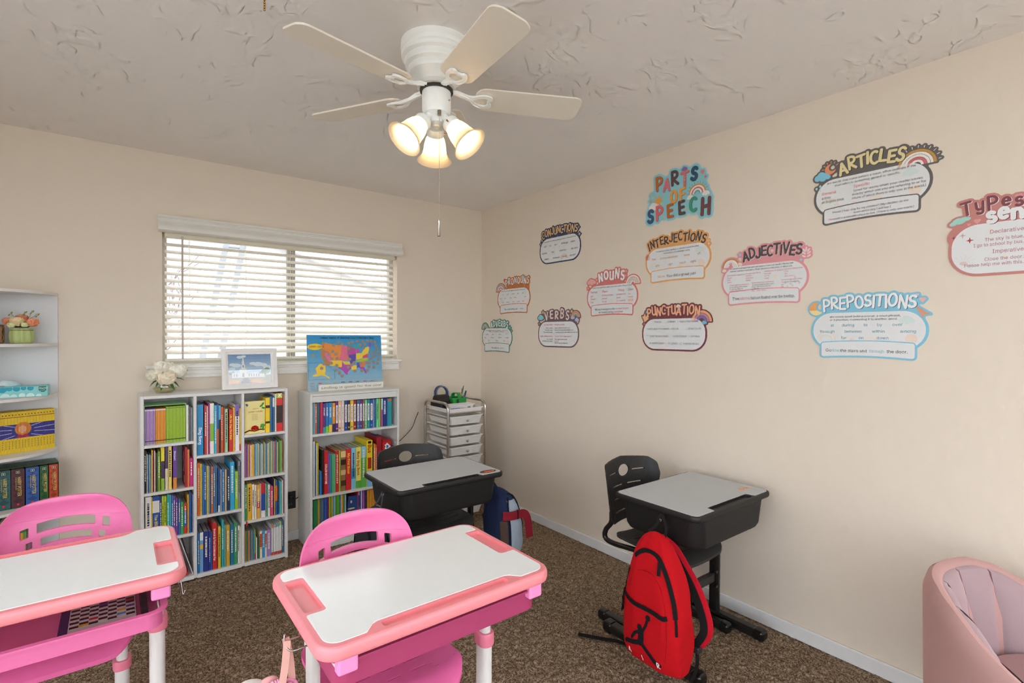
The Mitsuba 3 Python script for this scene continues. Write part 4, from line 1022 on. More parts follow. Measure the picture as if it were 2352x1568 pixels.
part(t, 'bin', tub(-.470, -.345, -.32, -.20, .854, .912, .005, .003), '#1f8a3a', 'plastic', 30)
part(t, 'finger_slot', box((-.440, -.3215, .872), (-.418, -.314, .902), .002), '#0d3a1a', 'plastic')
part(t, 'handle', sweep(spline([(-.408, -.312, .905), (-.408, -.30, .935), (-.408, -.26, .945), (-.408, -.22, .935), (-.408, -.208, .905)], 5), [(-.014, -.003), (.014, -.003), (.014, .003), (-.014, .003)], up=(0, 0, 1)), '#239040', 'plastic', 30)
for i, (x, y, dx, dy, l, c, cc, nm) in enumerate([(-.378, -.27, .20, .05, .105, 'd9982a', '6a5a3a', 'yellow pencil'), (-.37, -.262, .24, .04, .125, '2f9a7a', '2a6a5a', 'green pencil'), (-.392, -.28, .05, .0, .075, 'e8e4e0', 'c8202a', 'red capped marker'), (-.402, -.285, .0, .0, .06, 'e8e4e0', 'b81c26', 'short red capped marker'), (-.366, -.285, .34, .0, .09, '2a2826', '1a1816', 'black marker'), (-.372, -.295, .25, -.02, .07, 'd8d6d2', '3a4a78', 'blue tipped marker')]):
    k = thing('marker' if 'marker' in nm else 'pencil', f'{nm} standing in the green caddy on the cart', 'pen', 'pens in the green caddy')
    d = np.array([dx, dy, 1.]); d /= np.linalg.norm(d); p = np.array([x, y, .862]); rr = .0062 if 'marker' in nm else .0038
    part(k, 'barrel', cyl(p, p + d * l * .72, rr, n=10), '#' + c, 'plastic', 40)
    part(k, 'cap', cyl(p + d * l * .72, p + d * (l + .012), rr * 1.12, rr * .9, n=10), '#' + cc, 'plastic', 40)
t = thing('storage_tray', 'small white tray with a printed label in front of the green caddy', 'tray')
part(t, 'tray', tub(-.545, -.335, -.405, -.325, zc, .874, .008, .0025), '#d6d6d4', 'plastic', 30)
part(t, 'barcode_label', [xf(prism(sbox(0, 0, .030, .020), .0005), (-.398, -.4035, .838), (1, 0, 0), (0, -.15, .99))], '#c9c9c4', 'matte')
part(t, 'label_bars', [xf(prism(sbox(.003 + .0045 * i, .004, .0055 + .0045 * i, .016), .0005), (-.398, -.4042, .838), (1, 0, 0), (0, -.15, .99)) for i in range(5)], '#3a3836', 'matte')
t = thing('wipes_pack', 'blue pack with a pink end lying in the front of the cart tray', 'pack')
part(t, 'wrap', rbox((-.548, -.437, zc), (-.468, -.409, .852), .006), '#1f56b0', 'plastic', 35)
part(t, 'end_print', rbox((-.469, -.436, zc + .0005), (-.437, -.410, .851), .005), '#c07a8a', 'plastic', 35)
# ---------------------------------------------------------------- rounded corner shelf unit at the left
ts = thing('corner_shelf', 'tall white bow-fronted shelf unit at the left edge of the view', 'shelf unit')
SX, SR = -2.985, .270
tt = np.linspace(0, PI / 2, 14)
bow = Polygon([(SX, -.008)] + [(SX + SR * math.cos(a), -.008 - .274 * math.sin(a)) for a in tt])
part(ts, 'back_panel', box((-3.0, -.008, .0), (-2.7135, -.002, 1.597), .0008), '#cfd2d4', 'satin')
part(ts, 'side_panel', box((-3.0, -.285, .0), (-2.985, -.008, 1.597), .0008), '#cfd2d4', 'satin')
for z in (1.597, 1.335, 1.072, .792, .532, .272, .06): part(ts, 'shelf', prism(bow, .014, z - .014), '#d3d2ce', 'satin', 30)
# planter
c = np.array([-2.841, -.115, 1.3355])
t = thing('flower_planter', 'pale green pleated pot of peach and cream flowers on the shelf unit', 'flower pot')
def pleat(r, z, amp, ph=0): return [(c[0] + (r + amp * math.cos(9 * a + ph)) * math.cos(a), c[1] + (r + amp * math.cos(9 * a + ph)) * math.sin(a), c[2] + z) for a in np.arange(72) * 2 * PI / 72]
part(t, 'pot', loft([pleat(.036, 0, .001), pleat(.043, .006, .001), pleat(.046, .03, .002, .4), pleat(.044, .055, .003, .8), pleat(.040, .066, .002, 1), pleat(.043, .074, .004, 1.2), pleat(.038, .0745, .003, 1.2), pleat(.036, .060, 0)]), '#aab878', 'satin', 40)
part(t, 'tie', tube([(c[0] + .0425 * math.cos(a), c[1] + .0425 * math.sin(a), c[2] + .066) for a in np.arange(30) * 2 * PI / 30], .0016, 6, True), '#7a6a34', 'satin', True)
for i, (dx, dy, dz, r, cl_) in enumerate([(-.012, -.040, .112, .026, '#dcc79a'), (.040, -.03, .107, .026, '#dd8f6a'), (-.045, -.01, .112, .022, '#d78a68'), (.0, .01, .128, .024, '#d68d64'), (.015, -.045, .094, .015, '#cfd6a0'), (-.032, -.05, .092, .014, '#d3d8a6')]):
    part(t, 'flower', petals(c + (dx, dy, dz), r, 30, 80 + i), cl_, 'leaf', True)
for i in range(12):
    a = i * 2 * PI / 12; part(t, 'leaf', leaf(c + (.022 * math.cos(a), .022 * math.sin(a), .078), c + (.062 * math.cos(a), .062 * math.sin(a), .092 + .012 * (i % 3)), .036, .006), '#3a4426' if i % 2 else '#4a5a34', 'leaf', True)
for dx, l in ((-.03, .035), (.01, .04), (.03, .045), (.045, .03)):
    part(t, 'sprig', [tube(spline([c + (dx * .5, 0, .12), c + (dx, -.005, .135), c + (dx * 1.3, -.01, .12 + l)], 4), .0012, 5)] + [mv(trimesh.creation.icosphere(subdivisions=1, radius=.0032), c + (dx * 1.3 + .006 * math.cos(k), -.01, .118 + l - .005 * k)) for k in range(4)], '#8a8a3a', 'leaf', True)
# mercury glass holder
o = np.array([-2.936, -.115, 1.3355]); t = thing('candle_holder', 'rose gold faceted glass candle holder cut by the left edge', 'candle holder')
facet = lathe([(.028, 0), (.031, .004), (.033, .03), (.031, .05), (.033, .072), (.034, .092), (.031, .092), (.030, .06), (.028, .006)], 10, o)
part(t, 'cup', facet, '#b98f78', 'metal')
part(t, 'lattice', [tube([o + (.0335 * math.cos(a + s * z * 14), .0335 * math.sin(a + s * z * 14), z) for z in np.linspace(.004, .09, 8)], .0011, 5) for a in np.arange(8) * PI / 4 for s in (-1, 1)], '#d8c0b0', 'metal', True)
# tissue box
t = thing('tissue_box', 'teal cloud patterned tissue box on the second shelf of the shelf unit', 'tissue box')
part(t, 'carton', box((-2.955, -.172, 1.0725), (-2.742, -.065, 1.124), .001), '#7fc4c6', 'satin')
Gb = lambda m: xf(m, (-2.955, -.172, 1.0725), (1, 0, 0), (0, 0, 1))
part(t, 'printed_clouds', Gb([flat(unary_union([Point(x, y).buffer(r) for x, y, r in ((.02, .045, .012), (.05, .04, .016), (.075, .043, .011), (.10, .042, .013), (.125, .044, .010), (.15, .043, .012))]).intersection(sbox(.001, .001, .212, .050)), .0004)]), '#1b93a8', 'satin')
part(t, 'printed_clouds', Gb([flat(unary_union([Point(x, y).buffer(r) for x, y, r in ((.03, .006, .014), (.06, .002, .018), (.09, .004, .012), (.12, .008, .012), (.15, .004, .015), (.18, .004, .010))]).intersection(sbox(.001, .001, .212, .050)), .0004)]), '#c4e2e0', 'satin')
bd = Polygon([(.180, .050), (.180, .030), (.190, .022), (.200, .022), (.208, .030), (.208, .050)])
part(t, 'brand_badge', Gb(prism(bd, .0005, .0004)), '#0f6a60', 'satin')
part(t, 'brand_name', Gb(mv(meshkit.text_mesh('Kleenex', .0062, .0004, True), (.1812, .038, .0009))), '#dfe8e4', 'matte')
part(t, 'fine_print', Gb([prism(sbox(.184, .032 - .0035 * i, .204, .0335 - .0035 * i), .0004, .0009) for i in range(2)]), '#8fc0b4', 'matte')
V_ = []; n = 9
for i in range(n):
    for j in range(n):
        u, v = i / (n - 1), j / (n - 1); V_.append((-2.93 + .085 * u, -.12 + .02 * math.sin(3.5 * u + v) - .012 * v, 1.124 + .045 * v * math.sin(PI * (.12 + .8 * u)) * (1 - .3 * v) + .004 * math.sin(9 * u)))
k_ = np.arange(n * n).reshape(n, n); Q = np.stack([k_[:-1, :-1], k_[1:, :-1], k_[1:, 1:], k_[:-1, 1:]], -1).reshape(-1, 4)
part(t, 'tissue', trimesh.Trimesh(V_, np.vstack([Q[:, :3], Q[:, [0, 2, 3]]]), process=False), '#dfe2e4', 'leaf', True)
# yellow mystery books, standing askew along the bow
def set_book(name, lab, grp, o, e, w, d, h, col, extra):
    k = thing(name, lab, 'book', grp); e = np.array([e[0], e[1], 0]); n_ = np.array([-e[1], e[0], 0])
    L = lambda m: xf(m, o, e, n_, (0, 0, 1))
    part(k, 'cover', L([box((0, 0, 0), (w - .0006, .0015, h)), box((0, .0015, 0), (.001, d, h)), box((w - .0016, .0015, 0), (w - .0006, d, h))]), col, 'plastic')
    part(k, 'pages', L(box((.001, .0015, .002), (w - .0016, d - .002, h - .003))), '#b8b09a', 'matte')
    S = lambda m: xf(m, o, e, (0, 0, 1), -n_)
    extra(k, S); return k
e = (math.cos(math.radians(24)), math.sin(math.radians(24))); ns, wb = 19, .0122
port = affinity.scale(Point(.1065, .118).buffer(.030, quad_segs=8), 1.05, 1.1); face = affinity.scale(Point(.104, .115).buffer(.018, quad_segs=8), .85, 1.1); dress = Polygon([(.078, .075), (.09, .092), (.104, .085), (.118, .092), (.134, .075)])
for i in range(ns):
    o = np.array([-2.936 + i * wb * e[0], -.1555 + i * wb * e[1], .7925]); d = min(.11, (-o[1] - .012) / e[0] - .006)
    def ex(k, S, i=i):
        x0 = i * wb; win = sbox(x0, 0, x0 + wb - .0006, .25)
        def put(nm, poly, c, z): 
            g = poly.intersection(win)
            if g.area > 2e-6: part(k, nm, S(mv(prism(g, .0003, z), (-x0, 0, 0))), c, 'plastic')
        put('spine_band', sbox(-1, .073, 1, .142), '#35337e', .0002)
        put('spine_rays', unary_union([LineString([(.1065 + .045 * math.cos(a), .108 + .03 * math.sin(a)), (.1065 + .13 * math.cos(a), .108 + .055 * math.sin(a))]).buffer(.0014) for a in np.arange(12) * PI / 6 + .26]).intersection(sbox(-1, .074, 1, .141)), '#a8b4dc', .0006)
        put('spine_portrait', port.intersection(sbox(-1, .074, 1, .16)), '#c8782e', .0006)
        put('spine_face', face, '#d8a078', .001); put('spine_dress', dress, '#a8244a', .0012)
        put('spine_line', sbox(-1, .176, 1, .179), '#8a3a24', .0002)
        put('spine_number', sbox(x0 + .004, .186, x0 + .0082, .192), '#5a4a1a', .0004)
        put('title', unary_union([sbox(x0 + .0045, .022 + .011 * j, x0 + .0072, .030 + .011 * j) for j in range(4)]), '#8a7a2a', .0004)
    set_book('book', f'yellow series book with blue band, {ordn(i)} from the left on the shelf unit', 'yellow series books on the shelf unit', o, e, wb, max(.03, d), .204, '#d9b92c', ex)
# green boxed set
e = (math.cos(math.radians(10)), math.sin(math.radians(10))); o0 = np.array([-3.0 + .035, -.198, .5325])
n_ = np.array([-e[1], e[0], 0]); E3 = np.array([e[0], e[1], 0]); L = lambda m: xf(m, o0, E3, n_, (0, 0, 1))
bs = thing('boxed_set', 'dark green slipcase holding five thick storybooks on the shelf unit', 'book box')
BW = .266
part(bs, 'case', L([box((0, 0, 0), (.002, .13, .199)), box((BW - .002, 0, 0), (BW, .13, .199)), box((.002, 0, .197), (BW - .002, .13, .199)), box((.002, 0, 0), (BW - .002, .13, .002)), box((.002, .128, .002), (BW - .002, .13, .197))]), '#2c4f35', 'plastic')
xs = [(.040, .050, '#235a5c', 'teal'), (.0915, .048, '#4f2730', 'maroon'), (.143, .049, '#2a55a0', 'blue'), (.1945, .032, '#1f5a2c', 'green'), (.229, .034, '#b8401f', 'orange red')]
for i, (x, w, c_, nm) in enumerate(xs):
    def ex(k, S, w=w, c_=c_):
        dk = '#' + ''.join('%02x' % int(int(c_[j:j + 2], 16) * .78) for j in (1, 3, 5))
        for j in range(6): part(k, 'spine_diamond', S(prism(affinity.scale(rrect(w * .62, w * .62, .001), 1, 1) if False else Polygon([(w / 2, .018 + j * .028), (w * .9, .032 + j * .028), (w / 2, .046 + j * .028), (w * .1, .032 + j * .028)]).intersection(sbox(0, 0, w, .18)), .0002, .0001)), dk, 'plastic')
        m = meshkit.text_mesh('HARRY POTTER', .0135 if w > .04 else .0115, .0004, True); m.apply_scale([.094 / m.extents[0], 1, 1])
        part(k, 'title', S(xf(m, (w * .46, .150, .0004), (0, -1, 0), (1, 0, 0))), '#c9b060', 'plastic')
        part(k, 'subtitle', S([prism(sbox(w * .32, .148 - .008 * q_, w * .39, .1425 - .008 * q_), .0003, .0004) for q_ in range(8)]), '#a8925a', 'plastic')
        part(k, 'emblem', S([prism(sbox(w / 2 - .007, .166, w / 2 + .007, .178).difference(sbox(w / 2 - .0055, .1675, w / 2 + .0055, .1765)), .0004, .0003), prism(sbox(w / 2 - .002, .169, w / 2 + .002, .175), .0004, .0003)]), '#b8b8a0', 'plastic')
        part(k, 'publisher_mark', S(prism(sbox(w / 2 - .004, .010, w / 2 + .004, .020), .0005, .0003)), '#c8303a', 'plastic')
    q_ = o0 + E3 * x + n_ * .002 + np.array([0, 0, .0022])
    set_book('book', f'thick {nm} storybook with gold spine letters in the dark green slipcase', 'storybooks in the dark green slipcase', q_, e, w, .12, .186, c_, ex)
# thin chapter books on the next shelf down
cc_ = 'c9b23a 4a8fb0 d8a03a 7a5a9a 3a6aa0 c8c04a a0522a 4a9a70 d8b83a 30508a b8b0a0 d0902a 5a8a3a 8a4a6a'.split()
for i, c_ in enumerate(cc_):
    k = thing('book', f'thin green-topped chapter book, {ordn(i)} from the left, lowest visible shelf', 'book', 'green topped chapter books on the shelf unit')
    x = -2.972 + i * .0118; dz = .19 - .002 * (i % 3); y_ = -.205 + .004 * (i % 2)
    part(k, 'cover', box((x, y_, .2725), (x + .0108, y_ + .12, .2725 + dz + .02)), '#' + c_, 'plastic')
    part(k, 'top_band', box((x + .0001, y_ - .0004, .2725 + dz - .045), (x + .0107, y_, .2725 + dz + .0196)), '#2f6a34', 'plastic')
# ---------------------------------------------------------------- die-cut wall signs on the right wall
def arc(cx, cy, rx, ry, a0, a1, n=9): return [(cx + rx * math.cos(math.radians(a)), cy + ry * math.sin(math.radians(a))) for a in np.linspace(a0, a1, n)]
GLY = {  # hand-lettered capitals as strokes in a unit-high box: width, strokes
 'A': (.62, [[(.02, 0), (.33, 1), (.60, 0)], [(.13, .33), (.50, .33)]]), 'B': (.55, [[(.04, 0), (.04, 1)], [(.04, 1)] + arc(.22, .76, .26, .24, 90, -90) + [(.04, .52)], [(.04, .52)] + arc(.24, .26, .29, .26, 90, -90) + [(.04, 0)]]),
 'C': (.55, [arc(.32, .5, .30, .5, 55, 305, 13)]), 'D': (.58, [[(.04, 0), (.04, 1)] + arc(.14, .5, .42, .5, 90, -90, 11) + [(.04, 0)]]), 'E': (.5, [[(.48, 1), (.05, .98), (.05, .02), (.48, 0)], [(.05, .5), (.42, .52)]]),
 'F': (.5, [[(.5, 1), (.05, .97), (.03, 0)], [(.05, .5), (.40, .52)]]), 'H': (.58, [[(.06, 0), (.06, 1)], [(.54, 0), (.54, 1)], [(.06, .48), (.54, .52)]]), 'I': (.12, [[(.06, 0), (.06, 1)]]), 'J': (.48, [[(.42, 1), (.42, .26)] + arc(.22, .24, .20, .24, 0, -170, 8)]),
 'L': (.46, [[(.05, 1), (.05, .02), (.46, 0)]]), 'N': (.6, [[(.05, 0), (.07, 1), (.53, .02), (.56, 1)]]), 'O': (.62, [arc(.31, .5, .29, .5, 90, 450, 17)]), 'P': (.54, [[(.04, 0), (.04, 1)] + arc(.20, .72, .32, .28, 90, -90) + [(.04, .44)]]),
 'R': (.56, [[(.04, 0), (.04, 1)] + arc(.20, .74, .30, .26, 90, -90) + [(.06, .47), (.54, 0)]]), 'S': (.5, [arc(.26, .75, .22, .25, 40, 250, 9) + arc(.24, .25, .24, .26, 70, -145, 9)]), 'T': (.56, [[(.0, .97), (.56, 1)], [(.29, .98), (.28, 0)]]),
 'U': (.56, [[(.05, 1), (.05, .28)] + arc(.28, .27, .23, .27, 180, 360, 9) + [(.51, 1), (.54, 0)]]), 'V': (.58, [[(.03, 1), (.28, 0), (.56, 1)]]), 'y': (.5, [[(.04, .55), (.06, .25)] + arc(.24, .22, .18, .2, 180, 330, 6), [(.46, .58), (.42, -.12)] + arc(.24, -.12, .18, .16, 0, -150, 6)]),
 'e': (.5, [[(.06, .3), (.46, .34)] + arc(.26, .3, .20, .3, 10, 310, 12)]), 's': (.42, [arc(.22, .46, .16, .15, 40, 250, 8) + arc(.21, .16, .18, .17, 70, -145, 8)]), 'o': (.48, [arc(.24, .3, .21, .3, 90, 450, 13)]),
 'f': (.4, [arc(.32, .82, .16, .18, 60, 180, 6) + [(.15, 0)], [(.0, .52), (.36, .55)]]), 'n': (.48, [[(.05, 0), (.05, .58)], arc(.24, .36, .19, .24, 170, 0, 8) + [(.44, 0)]]), 't': (.36, [[(.16, .9), (.16, .1), (.3, 0)], [(0, .6), (.34, .62)]]), 'c': (.42, [arc(.24, .3, .19, .3, 50, 310, 10)]),
}
def glyph(ch, h, th_):
    w, S = GLY[ch]
    return unary_union([LineString([(a * h, b * h) for a, b in s]).buffer(th_, quad_segs=4) for s in S]), w * h
def heading(txt, x0, x1, zb, h, th_, arch, bounce=.0035, seed=3, slant=0):
    """Letters along an arch; returns a list of polygons."""
    th_ *= .74; r = random.Random(seed + len(txt)); ws = [GLY[c][0] * h if c != ' ' else .4 * h for c in txt]
    gap = (x1 - x0 - sum(ws)) / max(1, len(txt) - 1); x = x0; out = []
    for i, c in enumerate(txt):
        if c != ' ':
            hh = h * r.uniform(.92, 1.08); g, w = glyph(c, hh, th_); t = (x - x0 + ws[i] / 2) / (x1 - x0)
            ang = (-26 * (t - .5)) * arch / .02 + r.uniform(-4, 4)
            g = affinity.rotate(g, ang, origin=(w / 2, h / 2)); g = affinity.scale(g, ws[i] / max(w, 1e-6) if ws[i] > .02 else 1, 1, origin=(0, 0))
            out.append(affinity.translate(g, x, zb + arch * (1 - (2 * t - 1) ** 2) + (bounce if i % 2 else -bounce)))
        x += ws[i] + gap
    return out
def cloud(x, z, s): return unary_union([Point(x + a * s, z + b * s).buffer(r * s, quad_segs=6) for a, b, r in ((-.55, -.1, .42), (-.1, .18, .5), (.4, .05, .45), (.75, -.15, .32), (.1, -.2, .45))])
def heart(x, z, s): return unary_union([Point(x - .35 * s, z + .2 * s).buffer(.42 * s, quad_segs=5), Point(x + .35 * s, z + .2 * s).buffer(.42 * s, quad_segs=5), Polygon([(x - .74 * s, z + .05 * s), (x + .74 * s, z + .05 * s), (x, z - .85 * s)])])
def star(x, z, s, n=4, k=.38): return Polygon([(x + s * (1 if i % 2 == 0 else k) * math.sin(i * PI / n), z + s * (1 if i % 2 == 0 else k) * math.cos(i * PI / n)) for i in range(2 * n)])
def half(x, z, r, r0): return Point(x, z).buffer(r, quad_segs=10).difference(Point(x, z).buffer(r0, quad_segs=8)).intersection(sbox(x - 1, z, x + 1, z + 1))
def rainbow(x, z, r, cols): 
    out, k = [], r / (len(cols) + 1.2)
    for i, c in enumerate(cols): out.append((half(x, z, r - i * k, r - (i + .86) * k), c))
    return out
def sun(x, z, r, c='#e0a040'): return [(unary_union([Point(x, z).buffer(r, quad_segs=6)] + [LineString([(x + 1.25 * r * math.cos(a), z + 1.25 * r * math.sin(a)), (x + 1.7 * r * math.cos(a), z + 1.7 * r * math.sin(a))]).buffer(.09 * r) for a in np.arange(12) * PI / 6]), c)]
PNL = '#d3d5d6'
def sign(name, label, u0, zc, border, hd, band, texts, icons, ghosts=(), panel=(.42, .152, -.010), bump=()):
    """hd: (letters, x0, x1, base, height, half thickness, arch, fill, shadow, dx, dz) or a list of them."""
    t = thing('wall_sign', label, 'wall sign', 'grammar signs on the right wall')
    G = lambda m: xf(m, (-.0006, -u0, zc), (0, -1, 0), (0, 0, 1))
    pw, ph, pz = panel
    pan = affinity.translate(rrect(pw - .018, ph, min(.078, ph / 2 - .001), 10), 0, pz)
    hs = hd if isinstance(hd, list) else [hd]; letters = [(heading(*h[:7]), h) for h in hs]
    sil = [pan.buffer(.0095, quad_segs=6)]
    bnd = None
    if band:
        n = 12; xs = np.linspace(-.158, .158, n); top = [(x, -.072 + .007 * (1 - (x / .158) ** 2)) for x in xs]; bot = [(x, -.114 + .007 * (1 - (x / .158) ** 2)) for x in xs[::-1]]
        bnd = Polygon(top + bot).buffer(.010, quad_segs=5).buffer(-.001); sil.append(bnd.buffer(.0075, quad_segs=5))
    for L, h in letters: sil += [g.buffer(.0085, quad_segs=4) for g in L]
    base = pz + ph / 2
    sil.append(Polygon([(hs[-1][1], base - .03), (hs[-1][2], base - .03)] + [(x, hs[-1][3] + .012 + hs[-1][6] * (1 - (2 * (x - hs[-1][1]) / (hs[-1][2] - hs[-1][1]) - 1) ** 2)) for x in np.linspace(hs[-1][2], hs[-1][1], 9)]))
    sil += [g.buffer(.0065, quad_segs=4) for g, c in icons] + list(bump)
    S = unary_union(sil).buffer(.004).buffer(-.004)
    part(t, 'backing', G(prism(S, .0022)), border, 'satin')
    pcut = pan.difference(bnd.buffer(.0045)) if band else pan
    part(t, 'panel', G(prism(pcut, .0004, .0022)), PNL, 'satin')
    if band: part(t, 'band', G(prism(bnd, .0004, .0022)), PNL, 'satin')
    for g, c in ghosts:
        g = g.intersection(pcut.buffer(-.001))
        if g.area > 1e-6: part(t, 'pale_print', G(flat(g, .00275)), c, 'satin')
    for g, c in icons: part(t, 'printed_icon', G(flat(g, .0026)), c, 'satin')
    for L, h in letters:
        sh = unary_union([affinity.translate(g, h[9], h[10]) for g in L]); part(t, 'heading_shadow', G(flat(sh, .0030)), h[8], 'satin')
        [part(t, 'letter', G(flat(g, .0034)), h[7], 'satin') for g in L]
    by = {}
    for s, x, z, hh, c, al, *wd in texts:
        m = meshkit.text_mesh(s, hh, .0003); b = m.bounds; w = b[1][0] - b[0][0]
        k = wd[0] / w if wd else 1.0
        m.apply_scale([k, 1, 1]); w *= k; m.apply_translation((-b[0][0] * k + (x if al == 'l' else x - w / 2 if al == 'c' else x - w), z, .0030)); by.setdefault(c, []).append(m)
    for c, ms in by.items(): part(t, 'text', G(ms), c, 'matte')
    return t
DK = '#4a4648'
def row(words, xs, z, h, c): return [(w, x, z, h, c, 'c') for w, x in zip(words.split('|'), xs)]
RB1 = ['#c08a48', '#e0dcd4', '#8a6a5a', '#d87078', '#e4e0d8', '#6a9aa0']
gh = lambda: [(cloud(.14, .03, .026), '#c4d2cf'), (heart(-.05, -.05, .010), '#dcc4bc'), (half(-.15, -.055, .04, .034), '#d8ccc0'), (half(-.15, -.055, .028, .022), '#cdd4c4'), (Point(.155, -.045).buffer(.02), '#dccbbd'), (half(.02, -.068, .03, .024), '#dfcfb8')]

sign('adverbs', 'teal bordered ADVERBS sign nearest the room corner', .2275, 1.378, '#4b7f72', ('ADVERBS', -.085, .155, .070, .044, .0062, .012, '#d6d8d4', '#2a4a44', .0012, -.0012), True,
     [('are words that describe verbs, adjectives, or other adverbs.', 0, .046, .0068, DK, 'c', .30), ('It tells how, when, where or to what extent.', 0, .034, .0068, DK, 'c', .22)] + row('slowly|later|never|so', (-.135, -.05, .05, .135), .012, .0095, '#5c8078') + row('now|always|seldom|outside', (-.16, -.06, .045, .14), -.014, .0095, '#5c8078') + row('hard|neatly|very', (-.105, .005, .105), -.040, .0095, '#5c8078') + [('She walks so', -.018, -.100, .012, DK, 'c'), ('slowly.', .075, -.100, .012, '#5fa09a', 'c')],
     rainbow(-.165, .062, .048, ['#6f9a8a', '#c4b0a8', '#8fb4b0', '#c48a88']) + [(star(.178, .070, .016), '#6ab4c0'), (heart(.145, .115, .009), '#c87a6a'), (star(.20, .045, .008), '#c8b070')], gh())
sign('pronouns', 'orange brown bordered PRONOUNS sign above the teal one', .447, 1.688, '#b26a3a', ('PRONOUNS', -.100, .195, .090, .046, .0058, .014, '#dad8d2', '#4a3026', .0012, -.0012), True,
     [('are words to be used in place of nouns to avoid repetition.', 0, .048, .0068, DK, 'c', .31)] + row('he|she|those|her|us', (-.13, -.07, 0, .065, .12), .020, .0095, '#7d6a5e') + row('they|her|this|them|I|we', (-.16, -.105, -.03, .03, .09, .15), -.010, .0095, '#a87868') + row('him|yours|mine|yours|hers', (-.135, -.07, 0, .065, .125), -.042, .0095, '#9a7a6a') + [('This is my laptop, not', -.03, -.100, .0125, DK, 'c'), ('yours.', .105, -.100, .0125, '#b09050', 'c')],
     rainbow(-.165, .055, .060, ['#b8a0a0', '#8fa8b8', '#dcd8d0', '#c87080', '#dcd8d0']) + [(heart(-.115, .138, .011), '#c8604a'), (cloud(.122, .148, .018), '#78b4c8'), (star(-.09, .08, .008), '#d8a050'), (star(.14, .078, .009), '#d89a48'), (star(.18, .07, .008), '#d8a050')], gh())
sign('conjunctions', 'navy bordered CONJUNCTIONS sign, highest of those near the corner', .973, 2.003, '#39405c', ('CONJUNCTIONS', -.185, .180, .086, .046, .0052, .020, '#dcb480', '#241c28', .0014, -.0014), False,
     [('are words that connect sentences, clauses, phrases, or words', 0, .056, .0078, DK, 'c', .33)] + row('and|so|but|although|while', (-.15, -.095, -.035, .055, .135), .022, .0125, '#5a565c') + row('neither|nor|not only|but also', (-.155, -.065, .035, .15), -.026, .0125, '#5a565c') + row('unless|because|since|except', (-.135, -.03, .055, .135), -.070, .0125, '#5a565c'),
     [(star(-.185, .075, .011), '#c8c0cc'), (star(-.20, .052, .010), '#d8a890'), (star(-.02, .082, .009), '#5a9ac8'), (star(-.08, .080, .008), '#c890a8'), (star(.196, .068, .014), '#d8b088'), (star(.19, .115, .011), '#c8a0a0'), (affinity.scale(cloud(-.105, .128, .018), 1, .8), '#a8743a')] + rainbow(.10, .082, .020, ['#8a7a5a', '#3a3a4a', '#c8a080']), [(half(.05, -.082, .034, .029), '#c8a08a'), (half(.05, -.082, .022, .017), '#d0a890'), (heart(0, .005, .014), '#dcc8b8')], panel=(.42, .172, -.006))
sign('verbs', 'dark plum bordered VERBS sign with two text columns', .960, 1.403, '#645058', ('VERBS', -.135, .115, .098, .056, .0078, .008, '#d6c0b8', '#3a2a30', .0014, -.0014), False,
     [('Action verbs', -.05, .056, .0115, '#b86068', 'r'), ('Helping verbs', -.03, .056, .0115, '#b86068', 'l')] + [(s, -.05, z, .008, DK, 'r') for s, z in (('The bus stops.', .034), ('The horse might.', .019), ('The monkey jumps.', .004))] + [(s, -.03, z, .008, DK, 'l') for s, z in (('Help or support the main verb.', .034), ('We are learning about helping verbs.', .019), ('Love helping verbs, describing the main verb.', .004))] +
     [('State of being verbs', -.05, -.026, .0105, '#b86068', 'r'), ('Subject-Verb Agreement', -.03, -.026, .0105, '#b86068', 'l')] + [(s, -.05, z, .008, c, 'r') for s, z, c in (('I am scared.', -.046, DK), ('The flowers are bright.', -.060, DK))] + [(s, -.03, z, .008, c, 'l') for s, z, c in (('Phil is playing with a ball.', -.046, DK), ('(Correct)', -.059, '#c08088'), ('Phil are playing with a ball.', -.072, DK))],
     [(cloud(-.182, .115, .032), '#7cbccb'), (star(-.158, .152, .015, 5, .45), '#d8a860'), (star(.14, .150, .015, 5, .45), '#d8b460'), (heart(.198, .075, .011), '#d8a8a0'), (star(-.20, .07, .011, 5, .45), '#d89070')] + rainbow(.178, .108, .044, ['#c89a7a', '#cc8078', '#d0a868', '#6aa8a0', '#6a80a0']) + [(cloud(.150, .108, .020), '#a8b0cc'), (cloud(.190, .092, .020), '#a8b0cc')], [(half(.15, -.075, .03, .026), '#d2c8cc')], panel=(.42, .172, -.004))
